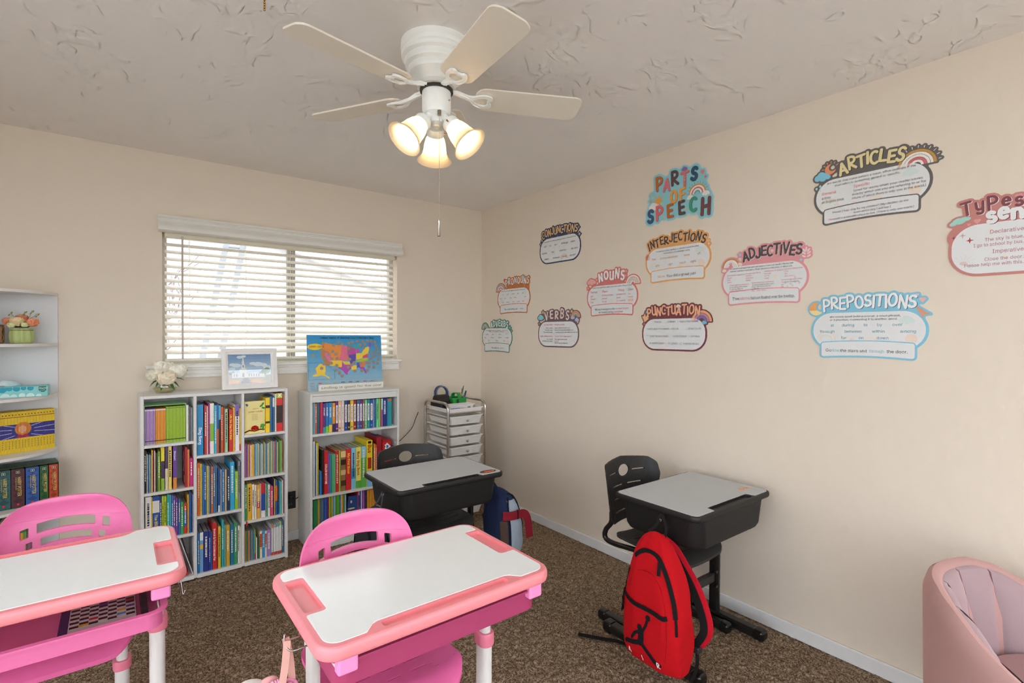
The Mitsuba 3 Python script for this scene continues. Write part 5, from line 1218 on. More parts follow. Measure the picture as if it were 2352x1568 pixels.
sign('nouns', 'coral bordered NOUNS sign right of the plum one', 1.453, 1.643, '#c9706c', ('NOUNS', -.105, .105, .092, .052, .0082, .010, '#dcdcda', '#4a2a30', .0016, -.0016), True,
     [('A Noun is a word that names a person, place, thing, or idea.', 0, .050, .0075, DK, 'c', .33)] + [(s, x, .020, .0135, '#b05860', 'l') for s, x in (('Person', -.175), ('Place', -.075), ('Thing', .055), ('Idea', .135))] + [(s, x, z, .0105, '#c07078', 'l') for x, ss in ((-.175, ('girl', 'Lincoln', 'Dad')), (-.075, ('United States', 'school', 'home')), (.045, ('Homework', 'book', 'basketball')), (.135, ('joy', 'honor', 'Peace'))) for s, z in zip(ss, (-.003, -.023, -.043))] +
     [('My dad was born in the', -.135, -.092, .0118, DK, 'l', .165), ('United States', .04, -.092, .0118, '#c06068', 'l', .10), ('and loved playing', -.105, -.111, .0118, DK, 'l', .12), ('basketball.', .022, -.111, .0118, '#c06068', 'l', .075)],
     [(affinity.scale(cloud(-.170, .095, .030), 1.25, 1), '#dca49e'), (star(-.125, .105, .009), '#e0c0a0'), (star(-.20, .055, .010, 5, .45), '#e0b0a0'), (heart(.112, .112, .012), '#d8988f'), (star(.118, .140, .010, 5, .45), '#e0a890')] + rainbow(.170, .060, .052, ['#dcd8d0', '#c4c0bc', '#d8c4a8', '#b8c4b4', '#dcd8d4']), gh())
sign('interjections', 'orange bordered INTERJECTIONS sign below the PARTS OF SPEECH one', 1.926, 1.822, '#d59a58', ('INTERJECTIONS', -.188, .180, .062, .044, .0056, .030, '#4e3f3c', '#e2dcd0', .0016, -.0016), True,
     [('To express strong feelings or emotions and are often', 0, .046, .0078, DK, 'c', .275), ('followed by an exclamation mark.', 0, .031, .0078, DK, 'c', .17)] + row('hey|congratulation|wow|oh', (-.15, -.05, .065, .14), .003, .0125, '#b88a4a') + row('aha|ugh|ouch|right', (-.125, -.04, .04, .105), -.036, .0125, '#b88a4a') + [('Wow!', -.125, -.102, .0145, '#d0a060', 'l'), ('You did a great job!', -.065, -.102, .0145, DK, 'l', .185)],
     [(affinity.scale(Point(-.192, .022).buffer(.016), .9, 1), '#c06a5a'), (star(.196, .052, .009), '#e0c8c0'), (heart(.192, .068, .010), '#d8b0a0'), (cloud(-.02, .130, .014), '#3a5a8a')], gh())
sign('punctuation', 'maroon bordered PUNCTUATION sign listing punctuation marks', 1.905, 1.405, '#703c44', ('PUNCTUATION', -.172, .168, .098, .046, .0064, .006, '#e0a484', '#3a1c26', .0014, -.0014), False,
     [(s, x, z, .0098, '#6a6468', 'l') for s, x, z in ((".  PERIOD", -.135, .058), (",  COMMA", -.045, .058), ("?  QUESTION MARK", .03, .058), ("!  EXCLAMATION MARK", -.175, .018), (":  COLON", -.02, .018), (";  SEMICOLON", .085, .018), ('" "  QUOTATION MARK', -.175, -.024), ("'  APOSTROPHE", -.01, -.024), ("-  HYPHEN", .10, -.024), ("&  AMPERSAND", -.155, -.064), ("--  ELLIPSES", -.05, -.064), ("( )  PARENTHESES", .05, -.064))],
     [(star(-.178, .122, .012, 5, .45), '#6ab0cc'), (Polygon([(-.212, .10), (-.192, .062), (-.165, .082), (-.168, .112), (-.185, .095), (-.19, .118), (-.20, .098)]), '#d8b080'), (star(-.196, .052, .009), '#d87a70')] + [(g, c) for g, c in rainbow(.178, .060, .060, ['#e0a070', '#b08098', '#7a6aa0'])] + [(cloud(.193, .055, .016), '#6ab4cc'), (cloud(.035, .148, .016), '#d6c8b8')], [(half(-.06, -.085, .03, .026), '#d4ccc8')], panel=(.42, .172, -.006))
sign('adjectives', 'pink bordered ADJECTIVES sign with small print columns', 2.405, 1.672, '#d28e94', ('ADJECTIVES', -.098, .180, .088, .046, .0066, .016, '#4e4646', '#e0d8d4', .0018, -.0014), True,
     [('are words or phrases that describe nouns or pronouns, usually coming right', -.01, .052, .0072, DK, 'c', .305), ('before the nouns or pronouns. It tells what kind, how many, or which one', -.012, .039, .0072, DK, 'c', .30)] + [(s, x, z, .0066, '#c88088', 'l') for s, x, z in (('Descriptive adjectives', -.178, .020), ('funny', -.178, .008), ('little', -.178, -.003), ('green', -.178, -.014), ('Proper adjectives', -.082, .022), ('Jewish', -.082, .011), ('American', -.082, 0), ('Italian', -.082, -.011), ('Adjectives of quantity', .010, .025), ('enough', .01, .014), ('much', .01, .003), ('many', .01, -.008), ('Numeral adjectives', .105, .027), ('first', .105, .016), ('six', .105, .005), ('one dozen', .105, -.006), ('Interrogative adjectives', -.165, -.030), ('which  what  whose', -.165, -.060), ('Demonstrative adjectives', -.05, -.026), ('that   this   these', -.05, -.064), ('Possessive adjectives', .09, -.022), ('my', .09, -.044), ('his', .09, -.054))] + [(s, x, z, .0062, '#77747a', 'l') for s, x, z in (('(used along with nouns', -.165, -.040), ('to ask questions)', -.165, -.050), ('To show whether the noun', -.05, -.036), ('they refer to is singular', -.05, -.045), ('or plural.', -.05, -.054), ('To show ownership.', .09, -.033))] +
     [('The', -.150, -.103, .0145, DK, 'l'), ('colorful', -.118, -.103, .0145, '#c87078', 'l', .058), ('balloon floated over the treetop.', -.055, -.103, .0145, DK, 'l', .205)],
     rainbow(-.160, .064, .046, ['#b08a50', '#e0dcd0', '#d2d4d4', '#d6d6d4']) + [(heart(-.160, .080, .011), '#d06a6a'), (star(-.113, .122, .011, 5, .4), '#80c4d0'), (star(.176, .066, .010, 5, .4), '#90c0d0'), (cloud(-.115, .075, .014), '#d4d0c4'), (cloud(-.195, .050, .012), '#d4d0c4')] + [(affinity.rotate(affinity.scale(Point(.198 + a, .092 + b).buffer(.010, quad_segs=4), 1, .4), g), '#e0c8c8') for a, b, g in ((-.010, -.012, 150), (.012, -.012, 30), (-.010, .002, 140), (.012, .002, 40), (-.008, .014, 130), (.010, .014, 50), (0, .02, 90))], [(heart(.065, .000, .012), '#e0ccb4'), (half(-.13, -.072, .03, .026), '#e0c8c0'), (half(-.13, -.072, .02, .016), '#d8c8b0')] + [(Point(.14 + .016 * math.cos(i * 2.4) * (i ** .5) / 1.4, -.048 + .016 * math.sin(i * 2.4) * (i ** .5) / 1.4).buffer(.0042), '#c4b8ba') for i in range(12)])
sign('articles', 'dark grey bordered ARTICLES sign, upper right of the wall', 2.843, 2.005, '#5f5b59', ('ARTICLES', -.112, .122, .076, .048, .0072, .022, '#d6c896', '#2e2a2a', .0022, -.0016), True,
     [('are words that come before a noun, often indicate if the', 0, .048, .0085, DK, 'c', .315), ('noun refers to something general or specific.', -.01, .033, .0085, DK, 'c', .235), ('General', -.178, .004, .0115, '#cc6068', 'l'), ('a boy', -.178, -.014, .0105, DK, 'l'), ('an English book', -.178, -.032, .0105, DK, 'l', .088), ('Specific', -.055, .012, .0115, '#cc6068', 'l'), ('(used for nouns when your reader knows', -.055, -.005, .0092, DK, 'l', .235), ('exactly which one you are referring to or for', -.06, -.020, .0092, DK, 'l', .25), ('nouns of which there is only one in the world.)', -.06, -.036, .0092, DK, 'l', .25)] +
     [('Should I buy   dog for my children? (My children do not', 0, -.082, .0082, DK, 'c', .27), ('a', -.073, -.082, .0082, '#cc6068', 'c'), ('know which dog I will buy.)', .012, -.096, .0082, DK, 'c', .13), ('The', -.152, -.1105, .0082, '#cc6068', 'l'), ('world is a beautiful place to live. (There is only one world.)', -.132, -.1105, .0082, DK, 'l', .285)],
     [(cloud(-.178, .086, .032), '#7cbcd2')] + [(affinity.scale(Point(x, z).buffer(.006, quad_segs=4), .7, 1), '#9ccbd8') for x, z in ((-.20, .038), (-.185, .046), (-.185, .03))] + [(Point(-.145, .112).buffer(.022).difference(Point(-.136, .118).buffer(.015)), '#dc8a5e')] + [(LineString([(-.145 + .026 * math.cos(a), .112 + .026 * math.sin(a)), (-.145 + .034 * math.cos(a), .112 + .034 * math.sin(a))]).buffer(.0014), '#d89a80') for a in np.arange(1, 7) * .5] + rainbow(.160, .050, .062, ['#b98a44', '#dedad2', '#dedad2', '#cc6470', '#dedad2']) + [(LineString([(.160 + .068 * math.cos(a), .050 + .068 * math.sin(a)), (.160 + .076 * math.cos(a), .050 + .076 * math.sin(a))]).buffer(.0012), '#d8d4cc') for a in np.linspace(.15, 2.6, 10)], gh())
sign('prepositions', 'light blue bordered PREPOSITIONS sign below the grey one', 2.838, 1.425, '#7ab6cc', ('PREPOSITIONS', -.160, .170, .076, .046, .0062, .012, '#dcdfe0', '#3c4a68', .0020, -.0016), True,
     [('are words used before a noun, a noun phrase,', -.155 + .02, .045, .0085, DK, 'l', .255), ('or a pronoun, connecting it to another word.', -.155 + .02, .032, .0085, DK, 'l', .245)] + row('at|during|to|by|over', (-.125, -.065, 0, .05, .11), .007, .0118, '#5a94a4') + row('through|between|within|among', (-.145, -.045, .045, .145), -.020, .0118, '#5a94a4') + row('for|on|down', (-.08, -.015, .06), -.047, .0118, '#5a94a4') + [('Go', -.150, -.102, .0125, DK, 'l'), ('down', -.128, -.102, .0125, '#7ab4c4', 'l'), ('the stairs and', -.092, -.102, .0125, DK, 'l', .097), ('through', .014, -.102, .0125, '#7ab4c4', 'l', .052), ('the door.', .075, -.102, .0125, DK, 'l', .070)],
     [(Point(-.190, .086).buffer(.029, quad_segs=9).difference(Point(-.168, .094).buffer(.022, quad_segs=8)).intersection(sbox(-1, .080, 1, 1)), '#dc9a5a'), (Point(-.190, .086).buffer(.029, quad_segs=9).difference(Point(-.168, .094).buffer(.022, quad_segs=8)).intersection(sbox(-1, -1, 1, .079)), '#e0cc90'), (heart(.190, .108, .014), '#d8a8a0'), (heart(.172, .128, .008), '#d8b0b0'), (Polygon([(.165, .088), (.215, .052), (.196, .050), (.190, .036)]), '#c89078')], gh())
sign('sentences', 'dusty red sign on types of sentences cut by the right edge', 3.318, 1.711, '#b87a74', [('TyPes of', -.178, .075, .125, .046, .0056, .012, '#743e48', '#dcd2cc', .0022, -.0016), ('sentences', -.110, .175, .090, .056, .0088, .006, '#d8dadb', '#6a3a44', .0024, -.0016)], False,
     [(s, -.014, z, h, '#a8787c', 'r', w) for s, z, h, w in (('Declarative', .046, .0135, .086), ('The sky is blue.', .021, .0115, .100), ('I go to school by bus.', .003, .0115, .130), ('Imperative', -.024, .0135, .079), ('Close the door.', -.049, .0115, .100), ('Please help me with this.', -.067, .0115, .155))],
     [(affinity.rotate(affinity.scale(cloud(-.185, .105, .026), 1.2, .7), 18), '#98c8c0'), (heart(-.135, .097, .013), '#d09090'), (heart(-.158, .088, .007), '#d09090'), (heart(-.028, .165, .013), '#cc8a8a'), (star(-.20, .045, .008, 4, .3), '#8a3a3c'), (star(-.175, .05, .010, 4, .3), '#8a3a3c')], [(star(-.155, .030, .012, 4, .3), '#a03a3c'), (affinity.scale(Point(-.172, -.052).buffer(.010), 1.1, .7), '#cdb8b4'), (star(-.10, .060, .009, 5, .45), '#d8d0c0'), (star(-.06, -.040, .010, 5, .45), '#dccfc0')] + [(LineString([(-.172 + .014 * math.cos(a), -.052 + .012 * math.sin(a)), (-.172 + .036 * math.cos(a), -.052 + .03 * math.sin(a))]).buffer(.0006), '#c4c6c8') for a in np.arange(14) * PI / 7], panel=(.43, .178, -.004), bump=[Point(-.178, .045).buffer(.042)])

# the title sign: PARTS OF SPEECH
t = thing('wall_sign', 'turquoise die-cut PARTS OF SPEECH sign, topmost in the middle of the wall', 'wall sign', 'grammar signs on the right wall')
u0, zc = 1.931, 2.162
G = lambda m: xf(m, (-.0006, -u0, zc), (0, -1, 0), (0, 0, 1))
L = []
for s, x, z, h, th_, c, a in [('P', -.142, .062, .070, .0085, '#b06430', 4), ('A', -.092, .048, .062, .0078, '#d0727a', -2), ('R', -.040, .070, .072, .0080, '#5a4446', 2), ('T', .022, .048, .074, .0075, '#cc6a6c', 0), ('S', .086, .070, .062, .0095, '#2f4f6c', -8),
                              ('O', -.045, -.028, .062, .0080, '#d8994a', 0), ('F', .015, -.026, .062, .0072, '#d8994a', 4), ('S', -.198, -.112, .066, .0095, '#35587a', -4), ('P', -.140, -.108, .074, .0085, '#cf6468', 2), ('E', -.066, -.104, .066, .0082, '#b06430', 3), ('E', .008, -.100, .066, .0082, '#5a4446', 3), ('C', .078, -.098, .068, .0090, '#3f8f78', 0), ('H', .146, -.128, .082, .0095, '#6e4444', -2)]:
    g, w = glyph(s, h, th_); L.append((affinity.translate(affinity.rotate(g, a, origin=(w / 2, h / 2)), x, z), c))
ic = [(heart(.150, .098, .016), '#d0787c'), (heart(.168, .068, .009), '#cc6468'), (cloud(.040, .140, .019), '#7a6a9c')] + rainbow(.120, -.010, .052, ['#c8883a', '#e2dace', '#d4706e', '#e0dacf', '#6aa0a8']) + [(cloud(.076, -.022, .020), '#dad6d0'), (cloud(.170, -.018, .022), '#dad6d0')] + sun(-.128, .000, .020, '#dc9a44') + [(cloud(-.160, -.028, .036), '#dad6d0'), (star(-.178, .042, .010), '#dca860'), (star(-.165, .022, .007), '#dca860'), (star(-.185, .008, .011), '#dc9a54'), (star(.052, -.082, .010), '#dcb070'), (star(-.090, -.100, .009), '#dcb070')]
ic += [(LineString([(.120 + .057 * math.cos(a), -.010 + .057 * math.sin(a)), (.120 + .064 * math.cos(a), -.010 + .064 * math.sin(a))]).buffer(.0010), '#3a6a80') for a in np.linspace(.1, 3.0, 11)]
S = unary_union([g.buffer(.0155, quad_segs=5) for g, c in L] + [g.buffer(.012, quad_segs=5) for g, c in ic] + [sbox(-.15, -.09, .15, .06)]).buffer(.012).buffer(-.012)
S = Polygon(max(getattr(S, 'geoms', [S]), key=lambda g: g.area).exterior)
part(t, 'backing', G(prism(S, .0022)), '#86bcc4', 'satin')
part(t, 'pale_rim', G(flat(S.buffer(-.001).difference(S.buffer(-.0035)), .0025)), '#b4d0d4', 'satin')
for g, c in ic: part(t, 'printed_icon', G(flat(g, .0027)), c, 'satin')
for g, c in L:
    part(t, 'letter_shadow', G(flat(affinity.translate(g, .0014, -.0014), .0030)), '#3a3440', 'satin')
    part(t, 'letter', G(flat(g, .0034)), c, 'satin')
for g, c, n in ((L[3][0], '#e8d8c8', 1), (L[0][0], '#d8b090', 2), (L[8][0], '#e4b8a8', 3)):
    b = g.bounds; r = random.Random(n); ds = [p for p in (Point(r.uniform(b[0], b[2]), r.uniform(b[1], b[3])).buffer(.0013, quad_segs=2) for _ in range(60)) if g.buffer(-.002).contains(p)]
    part(t, 'letter_dots', G([flat(p, .0037) for p in ds]), c, 'satin')
# ---------------------------------------------------------------- bags hanging on the desks
class Sack:
    """A soft upright bag: superellipse sections (z, xc, yc, depth, width), front towards -x."""
    def __init__(s, rows, p=.68, seed=1, crease=.004, ang=0.):
        s.k = np.array(rows, float); s.p = p; s.seed = seed; s.cr = crease; s.zs = np.linspace(s.k[0, 0], s.k[-1, 0], 60); s.ang = ang
    def sec(s, z): return [np.interp(z, s.k[:, 0], s.k[:, i]) for i in (1, 2, 3, 4)]
    def pt(s, th_, z, off=0.):
        xc, yc, d, w = s.sec(z); c, q = math.cos(th_), math.sin(th_)
        v = np.array([-(d / 2 + off) * np.sign(c) * abs(c) ** s.p, -(w / 2 + off) * np.sign(q) * abs(q) ** s.p, 0])
        n = float(meshkit.noise(np.array([[math.cos(th_) * 2.2 + 9, math.sin(th_) * 5 + 3, z * 9]]), s.seed)[0]) - .5
        v *= 1 + 2 * s.cr * n / .08
        ca, sa = math.cos(s.ang), math.sin(s.ang)
        return np.array([xc, yc, z]) + np.array([ca * v[0] - sa * v[1], sa * v[0] + ca * v[1], 0])
    def mesh(s, n=64):
        R = [[s.pt(a, z) for a in np.arange(n) * 2 * PI / n] for z in s.zs]
        return loft(R)
    def strip(s, path, w, off=.0028, t=.002):
        P = spline([s.pt(a, z, off) for a, z in path], 6); Q = spline([s.pt(a, z, off + .02) for a, z in path], 6)
        return strap(P, w, t, Q - P)
    def theta(s, u, z):
        xc, yc, d, w = s.sec(z); q = np.clip(u / (w / 2), -.97, .97); return math.asin(np.sign(q) * abs(q) ** (1 / s.p))
    def decal(s, poly, off=.0022):
        v, f = trimesh.creation.triangulate_polygon(poly, engine='earcut'); v, f = trimesh.remesh.subdivide_to_size(np.column_stack([v, 0 * v[:, 0]]), f, .012, max_iter=10)
        return trimesh.Trimesh([s.pt(s.theta(a, b), b, off) for a, b, _ in v], f, process=False)
YB = -2.385
rows = [(.094, -.772, YB - .01, .02, .12), (.097, -.773, YB - .01, .095, .20), (.112, -.776, YB - .006, .138, .255), (.145, -.779, YB - .002, .156, .274), (.19, -.780, YB, .162, .284), (.25, -.780, YB, .165, .284), (.33, -.778, YB, .158, .276), (.40, -.772, YB + .005, .142, .256), (.46, -.766, YB + .012, .122, .226), (.51, -.760, YB + .018, .100, .188), (.55, -.754, YB + .024, .078, .145), (.578, -.750, YB + .028, .056, .100), (.592, -.748, YB + .03, .030, .055), (.597, -.747, YB + .03, .008, .015)]
sk = Sack(rows, seed=3)
bg = thing('backpack', 'red backpack with black zips and a leaping figure emblem hanging on the desk', 'backpack')
RED = '#b20a16'
part(bg, 'body', sk.mesh(), RED, 'fabric', True)
BK = '#171315'
part(bg, 'main_zip', sk.strip([(-.62, .500), (-.35, .522), (-.05, .535), (.25, .530), (.52, .505), (.74, .455), (.90, .390), (.98, .335)], .017), BK, 'fabric', 30)
part(bg, 'main_zip', sk.strip([(.98, .345), (1.0, .31), (1.0, .275)], .009), BK, 'fabric', 30)
part(bg, 'side_zip', sk.strip([(-1.25, .36), (-1.05, .405), (-.9, .445)], .016), BK, 'fabric', 30)
part(bg, 'pocket_zip', sk.strip([(-.80, .352), (-.55, .345), (-.2, .338), (.1, .335), (.42, .330), (.62, .333)], .0165, .004), BK, 'fabric', 30)
part(bg, 'pocket_pull', sk.strip([(-.80, .350), (-.80, .325), (-.80, .298)], .009, .006), BK, 'fabric', 30)
part(bg, 'zip_pull', sk.strip([(.40, .512), (.37, .495), (.33, .468)], .012, .008), BK, 'fabric', 30)
part(bg, 'seam', sk.strip([(-.55, .40), (-.25, .455), (.1, .462), (.4, .42), (.56, .34), (.6, .25), (.55, .17)], .002, .0008, .001), '#8e0812', 'fabric', 30)
part(bg, 'mesh_pocket', sk.strip([(-1.35, .355), (-1.38, .31), (-1.4, .26)], .05, .003, .004), '#1d1719', 'fabric', 30)
part(bg, 'pocket_trim', sk.strip([(-1.6, .325), (-1.3, .318), (-1.0, .315)], .016, .007, .003), BK, 'fabric', 30)
L_ = lambda pts, r: LineString(pts).buffer(r, quad_segs=5)
fig = unary_union([Point(.013, .300).buffer(.0085), L_([(.011, .294), (.005, .268)], .0028), L_([(.005, .270), (-.004, .236)], .0046), Point(-.020, .252).buffer(.0085), L_([(-.012, .240), (-.016, .205)], .0105), L_([(-.020, .235), (-.040, .222), (-.058, .200)], .0042), Point(-.060, .199).buffer(.005),
                   L_([(-.018, .200), (-.058, .181)], .0075), L_([(-.055, .182), (-.092, .172)], .005), L_([(-.090, .176), (-.100, .168)], .0045), L_([(-.012, .200), (.010, .183)], .0085), L_([(.010, .184), (.040, .172)], .0055), L_([(.038, .173), (.058, .167)], .0038), L_([(.055, .168), (.068, .168)], .0045)])
fig = unary_union([affinity.translate(Point(.016, .303).buffer(.0105), 0, 0), L_([(.014, .296), (.008, .272), (-.004, .246)], .0042), Point(-.019, .256).buffer(.0100), L_([(-.014, .246), (-.012, .222), (-.016, .196)], .0120), L_([(-.018, .240), (-.040, .226), (-.058, .200)], .0050), Point(-.060, .198).buffer(.0055), L_([(-.018, .196), (-.052, .182), (-.090, .170)], .0080), L_([(-.088, .174), (-.097, .164)], .0060), L_([(-.010, .196), (.012, .176), (.036, .158), (.052, .146)], .0078), L_([(.050, .147), (.068, .146)], .0050)])
part(bg, 'emblem', sk.decal(fig.buffer(.001).simplify(.0006)), '#16151a', 'fabric')
def letter(ch, u, z, h):
    g, w = glyph(ch, h, .0022); return affinity.translate(g, u - w / 2, z)
for ch, u, z in (('A', -.075, .132), ('I', -.014, .127), ('R', .060, .134)): part(bg, 'lettering', sk.decal(letter(ch, u, z, .019), .003), '#d8d4d2', 'fabric')
hx, hy, hz = -.388 - .272 - .030, -2.333, .617
part(bg, 'handle_loop', [strap(spline([(-.745, -2.315, .585), (hx - .012, -2.322, .605), (hx + .002, -2.33, .640), (hx + .005, -2.338, .648)], 5), .012, .003, (-1, 0, .2)), strap(spline([(-.745, -2.392, .578), (hx - .012, -2.37, .605), (hx + .002, -2.345, .640), (hx + .005, -2.338, .648)], 5), .012, .003, (-1, 0, .2))], '#1d1a1c', 'fabric', 30)
sp = spline([(-.715, -2.345, .565), (-.668, -2.375, .520), (-.655, -2.415, .462), (-.652, -2.466, .395), (-.655, -2.508, .321), (-.662, -2.531, .254), (-.668, -2.515, .205), (-.672, -2.49, .172)], 7)
part(bg, 'shoulder_strap', strap(sp + np.array([.006, -.006, 0]), .030, .012, (-.75, -.45, .1)), '#b50f24', 'fabric', 30)
part(bg, 'strap_lining', strap(sp + np.array([-.012, .006, 0]), .027, .008, (-.75, -.45, .1)), '#161314', 'fabric', 30)
sp2 = spline([(-.70, -2.37, .56), (-.672, -2.36, .52), (-.668, -2.33, .44), (-.672, -2.30, .34), (-.68, -2.28, .24), (-.69, -2.275, .18)], 6)
part(bg, 'shoulder_strap', strap(sp2, .046, .010, (-1, .2, 0)), '#9c0c1c', 'fabric', 30)
part(bg, 'buckle', rbox((-.690, -2.512, .150), (-.660, -2.484, .176), .006), '#2a2c30', 'plastic', 35)
part(bg, 'webbing', strap(spline([(-.674, -2.495, .158), (-.690, -2.508, .120), (-.695, -2.500, .075), (-.70, -2.485, .035)], 6), .014, .0018, (-.6, -.8, 0)), BK, 'fabric', 30)
part(bg, 'webbing', strap(spline([(-.70, -2.455, .150), (-.69, -2.485, .165), (-.676, -2.497, .165)], 5), .014, .002, (0, .2, 1)), BK, 'fabric', 30)
part(bg, 'webbing', strap(spline([(-.70, -2.268, .20), (-.695, -2.24, .12), (-.690, -2.18, .035), (-.688, -2.105, .012), (-.73, -2.05, .012), (-.79, -1.962, .013)], 7), .017, .0022, [(0, 0, 1)] * 36 if False else (-.2, -.3, 1)), BK, 'fabric', 30)

# navy bag on the right of the far desk
rows = [(.20, -.785, -1.37, .06, .10), (.21, -.785, -1.37, .12, .20), (.26, -.785, -1.37, .15, .235), (.38, -.79, -1.368, .150, .235), (.46, -.795, -1.362, .130, .215), (.52, -.80, -1.355, .09, .16), (.545, -.81, -1.35, .05, .08), (.552, -.81, -1.35, .01, .02)]
sk2 = Sack(rows, seed=9)
bg = thing('backpack', 'navy and grey bag with a dark red strap hanging on the far black desk', 'backpack')
part(bg, 'body', sk2.mesh(48), '#1f2a48', 'fabric', True)
def panel_(s, a0, a1, z0, z1, off, n=10):
    return loft([[s.pt(a, z, off) for a in np.linspace(a0, a1, n)] + [s.pt(a, z, off - .004) for a in np.linspace(a1, a0, n)] for z in np.linspace(z0, z1, 12)])
part(bg, 'side_panel', panel_(sk2, 1.35, 2.25, .225, .50, .004), '#8d99a6', 'fabric', 40)
part(bg, 'lower_panel', panel_(sk2, .55, 1.15, .215, .40, .004), '#4a3a34', 'fabric', 40)
part(bg, 'piping', [sk2.strip([(2.3, .22), (2.3, .35), (2.28, .46), (2.1, .515), (1.7, .53)], .007, .004, .007), sk2.strip([(1.25, .22), (1.28, .35), (1.3, .46), (1.5, .515)], .006, .004, .005)], '#12131a', 'fabric', 30)
st = spline([(-.862, -1.475, .435), (-.82, -1.492, .432), (-.775, -1.494, .432), (-.735, -1.492, .428), (-.715, -1.495, .405), (-.705, -1.497, .36), (-.70, -1.50, .295)], 6)
part(bg, 'strap', strap(st, .045, .003, (0, -1, .05)), '#7c1a28', 'fabric', 30)
part(bg, 'slider', box((-.782, -1.500, .408), (-.776, -1.489, .458), .001), '#5d4a48', 'metal')
part(bg, 'hanger', strap(spline([(-.81, -1.35, .545), (-.845, -1.34, .60), (-.868, -1.333, .637)], 5), .012, .003, (0, -1, 0)), '#1a1f30', 'fabric', 30)
# charcoal bag on the left of the far desk
rows = [(.19, -1.53, -1.34, .06, .10), (.20, -1.53, -1.34, .11, .20), (.26, -1.525, -1.34, .135, .25), (.38, -1.52, -1.338, .135, .25), (.47, -1.515, -1.335, .115, .22), (.54, -1.505, -1.333, .07, .15), (.57, -1.50, -1.333, .035, .07), (.577, -1.50, -1.333, .008, .02)]
sk3 = Sack(rows, seed=5)
bg = thing('backpack', 'charcoal bag hanging on the far black desk behind the pink chair', 'backpack')
part(bg, 'body', sk3.mesh(48), '#26272b', 'fabric', True)
part(bg, 'zip', sk3.strip([(-.9, .35), (-.6, .47), (0, .51), (.6, .47), (.95, .35), (1.0, .25)], .010), '#121214', 'fabric', 30)
part(bg, 'shoulder_strap', strap(spline([(-1.485, -1.36, .555), (-1.475, -1.45, .48), (-1.47, -1.50, .38), (-1.475, -1.505, .28), (-1.48, -1.47, .22)], 7), .045, .008, (0, -1, .2)), '#2d2e33', 'fabric', 30)
part(bg, 'hanger', [strap(spline([(-1.50, -1.30, .565), (-1.48, -1.32, .61), (-1.472, -1.333, .640)], 5), .010, .003, (-1, 0, 0)), strap(spline([(-1.50, -1.37, .565), (-1.48, -1.35, .61), (-1.472, -1.333, .640)], 5), .010, .003, (-1, 0, 0))], '#3a3c42', 'fabric', 30)

# hooks and the plush pouch on the pink desk
def wire(P_): return tube(spline(P_, 5), .0022, 8)
part(kd1, 'side_hook', [wire([(-2.085, -2.345, .660), (-2.115, -2.348, .662), (-2.148, -2.350, .665), (-2.158, -2.351, .682)]), wire([(-2.085, -2.375, .652), (-2.115, -2.376, .650), (-2.150, -2.374, .650), (-2.160, -2.360, .668), (-2.158, -2.351, .682)])], '#a8a6a2', 'metal', True)
pk_ = thing('plush_pouch', 'white plush animal pouch with pink straps hanging from the middle pink desk', 'pouch')
def blob(c, r, sc, n=3): m = trimesh.creation.icosphere(subdivisions=n, radius=r); m.apply_scale(sc); m.apply_translation(c); return m
HC = np.array([-2.232, -2.335, .535])
part(pk_, 'head', blob(HC, .058, (.9, .8, .92)), '#d3d1cb', 'fabric', True)
part(pk_, 'body', blob((-2.205, -2.345, .43), .065, (.95, .8, 1.2)), '#d0cac6', 'fabric', True)
dv = np.array([-.10, -.86, .5]); dv /= np.linalg.norm(dv)
for q, r, c_, nm, z in ((np.array([-.006, -.039, .022]), .021, '#17151b', 'eye', 0), (np.array([-.004, -.046, .030]), .0105, '#d86a9c', 'eye_glint', .003), (np.array([-.003, -.049, .028]), .008, '#17151b', 'pupil', .005)):
    part(pk_, nm, blob(HC + q, r, (.85, .5, 1.0)), c_, 'plastic', True)
part(pk_, 'cheek', blob(HC + (.026, -.034, .004), .017, (1, .5, .7)), '#e08a98', 'fabric', True)
part(pk_, 'ear', blob(HC + (-.045, .005, .028), .028, (.6, .6, 1)), '#2a2a33', 'fabric', True)
part(pk_, 'ear', blob(HC + (.042, -.002, .038), .018, (1.2, .5, .7)), '#d9a0a0', 'fabric', True)
part(pk_, 'strap', [strap(spline([(-2.156, -2.366, .672), (-2.162, -2.372, .62), (-2.172, -2.372, .55), (-2.18, -2.36, .45)], 6), .016, .003, (-.3, -1, .1)), strap(spline([(-2.156, -2.352, .672), (-2.146, -2.352, .62), (-2.142, -2.354, .54), (-2.15, -2.35, .43)], 6), .016, .003, (-.3, -1, .1))], '#c99a90', 'fabric', 30)
part(pk_, 'tie_cord', [tube(spline([HC + (.035, -.02, .035), (-2.185, -2.365, .575), (-2.165, -2.378, .572), (-2.148, -2.37, .570)], 6), .0065, 10), tube([( -2.155 + .020 * math.cos(a), -2.366 + .014 * math.sin(a), .562 + .008 * math.sin(a)) for a in np.arange(18) * PI / 9], .0045, 8, True)], '#d98ab0', 'satin', True)
for i in range(4): part(pk_, 'cord_wrap', tube([(-2.188 + .0055 * i + .002 * math.sin(a), -2.364 + .009 * math.cos(a), .576 + .009 * math.sin(a)) for a in np.arange(14) * PI / 7], .0028, 6, True), '#e0a0c0', 'satin', True)

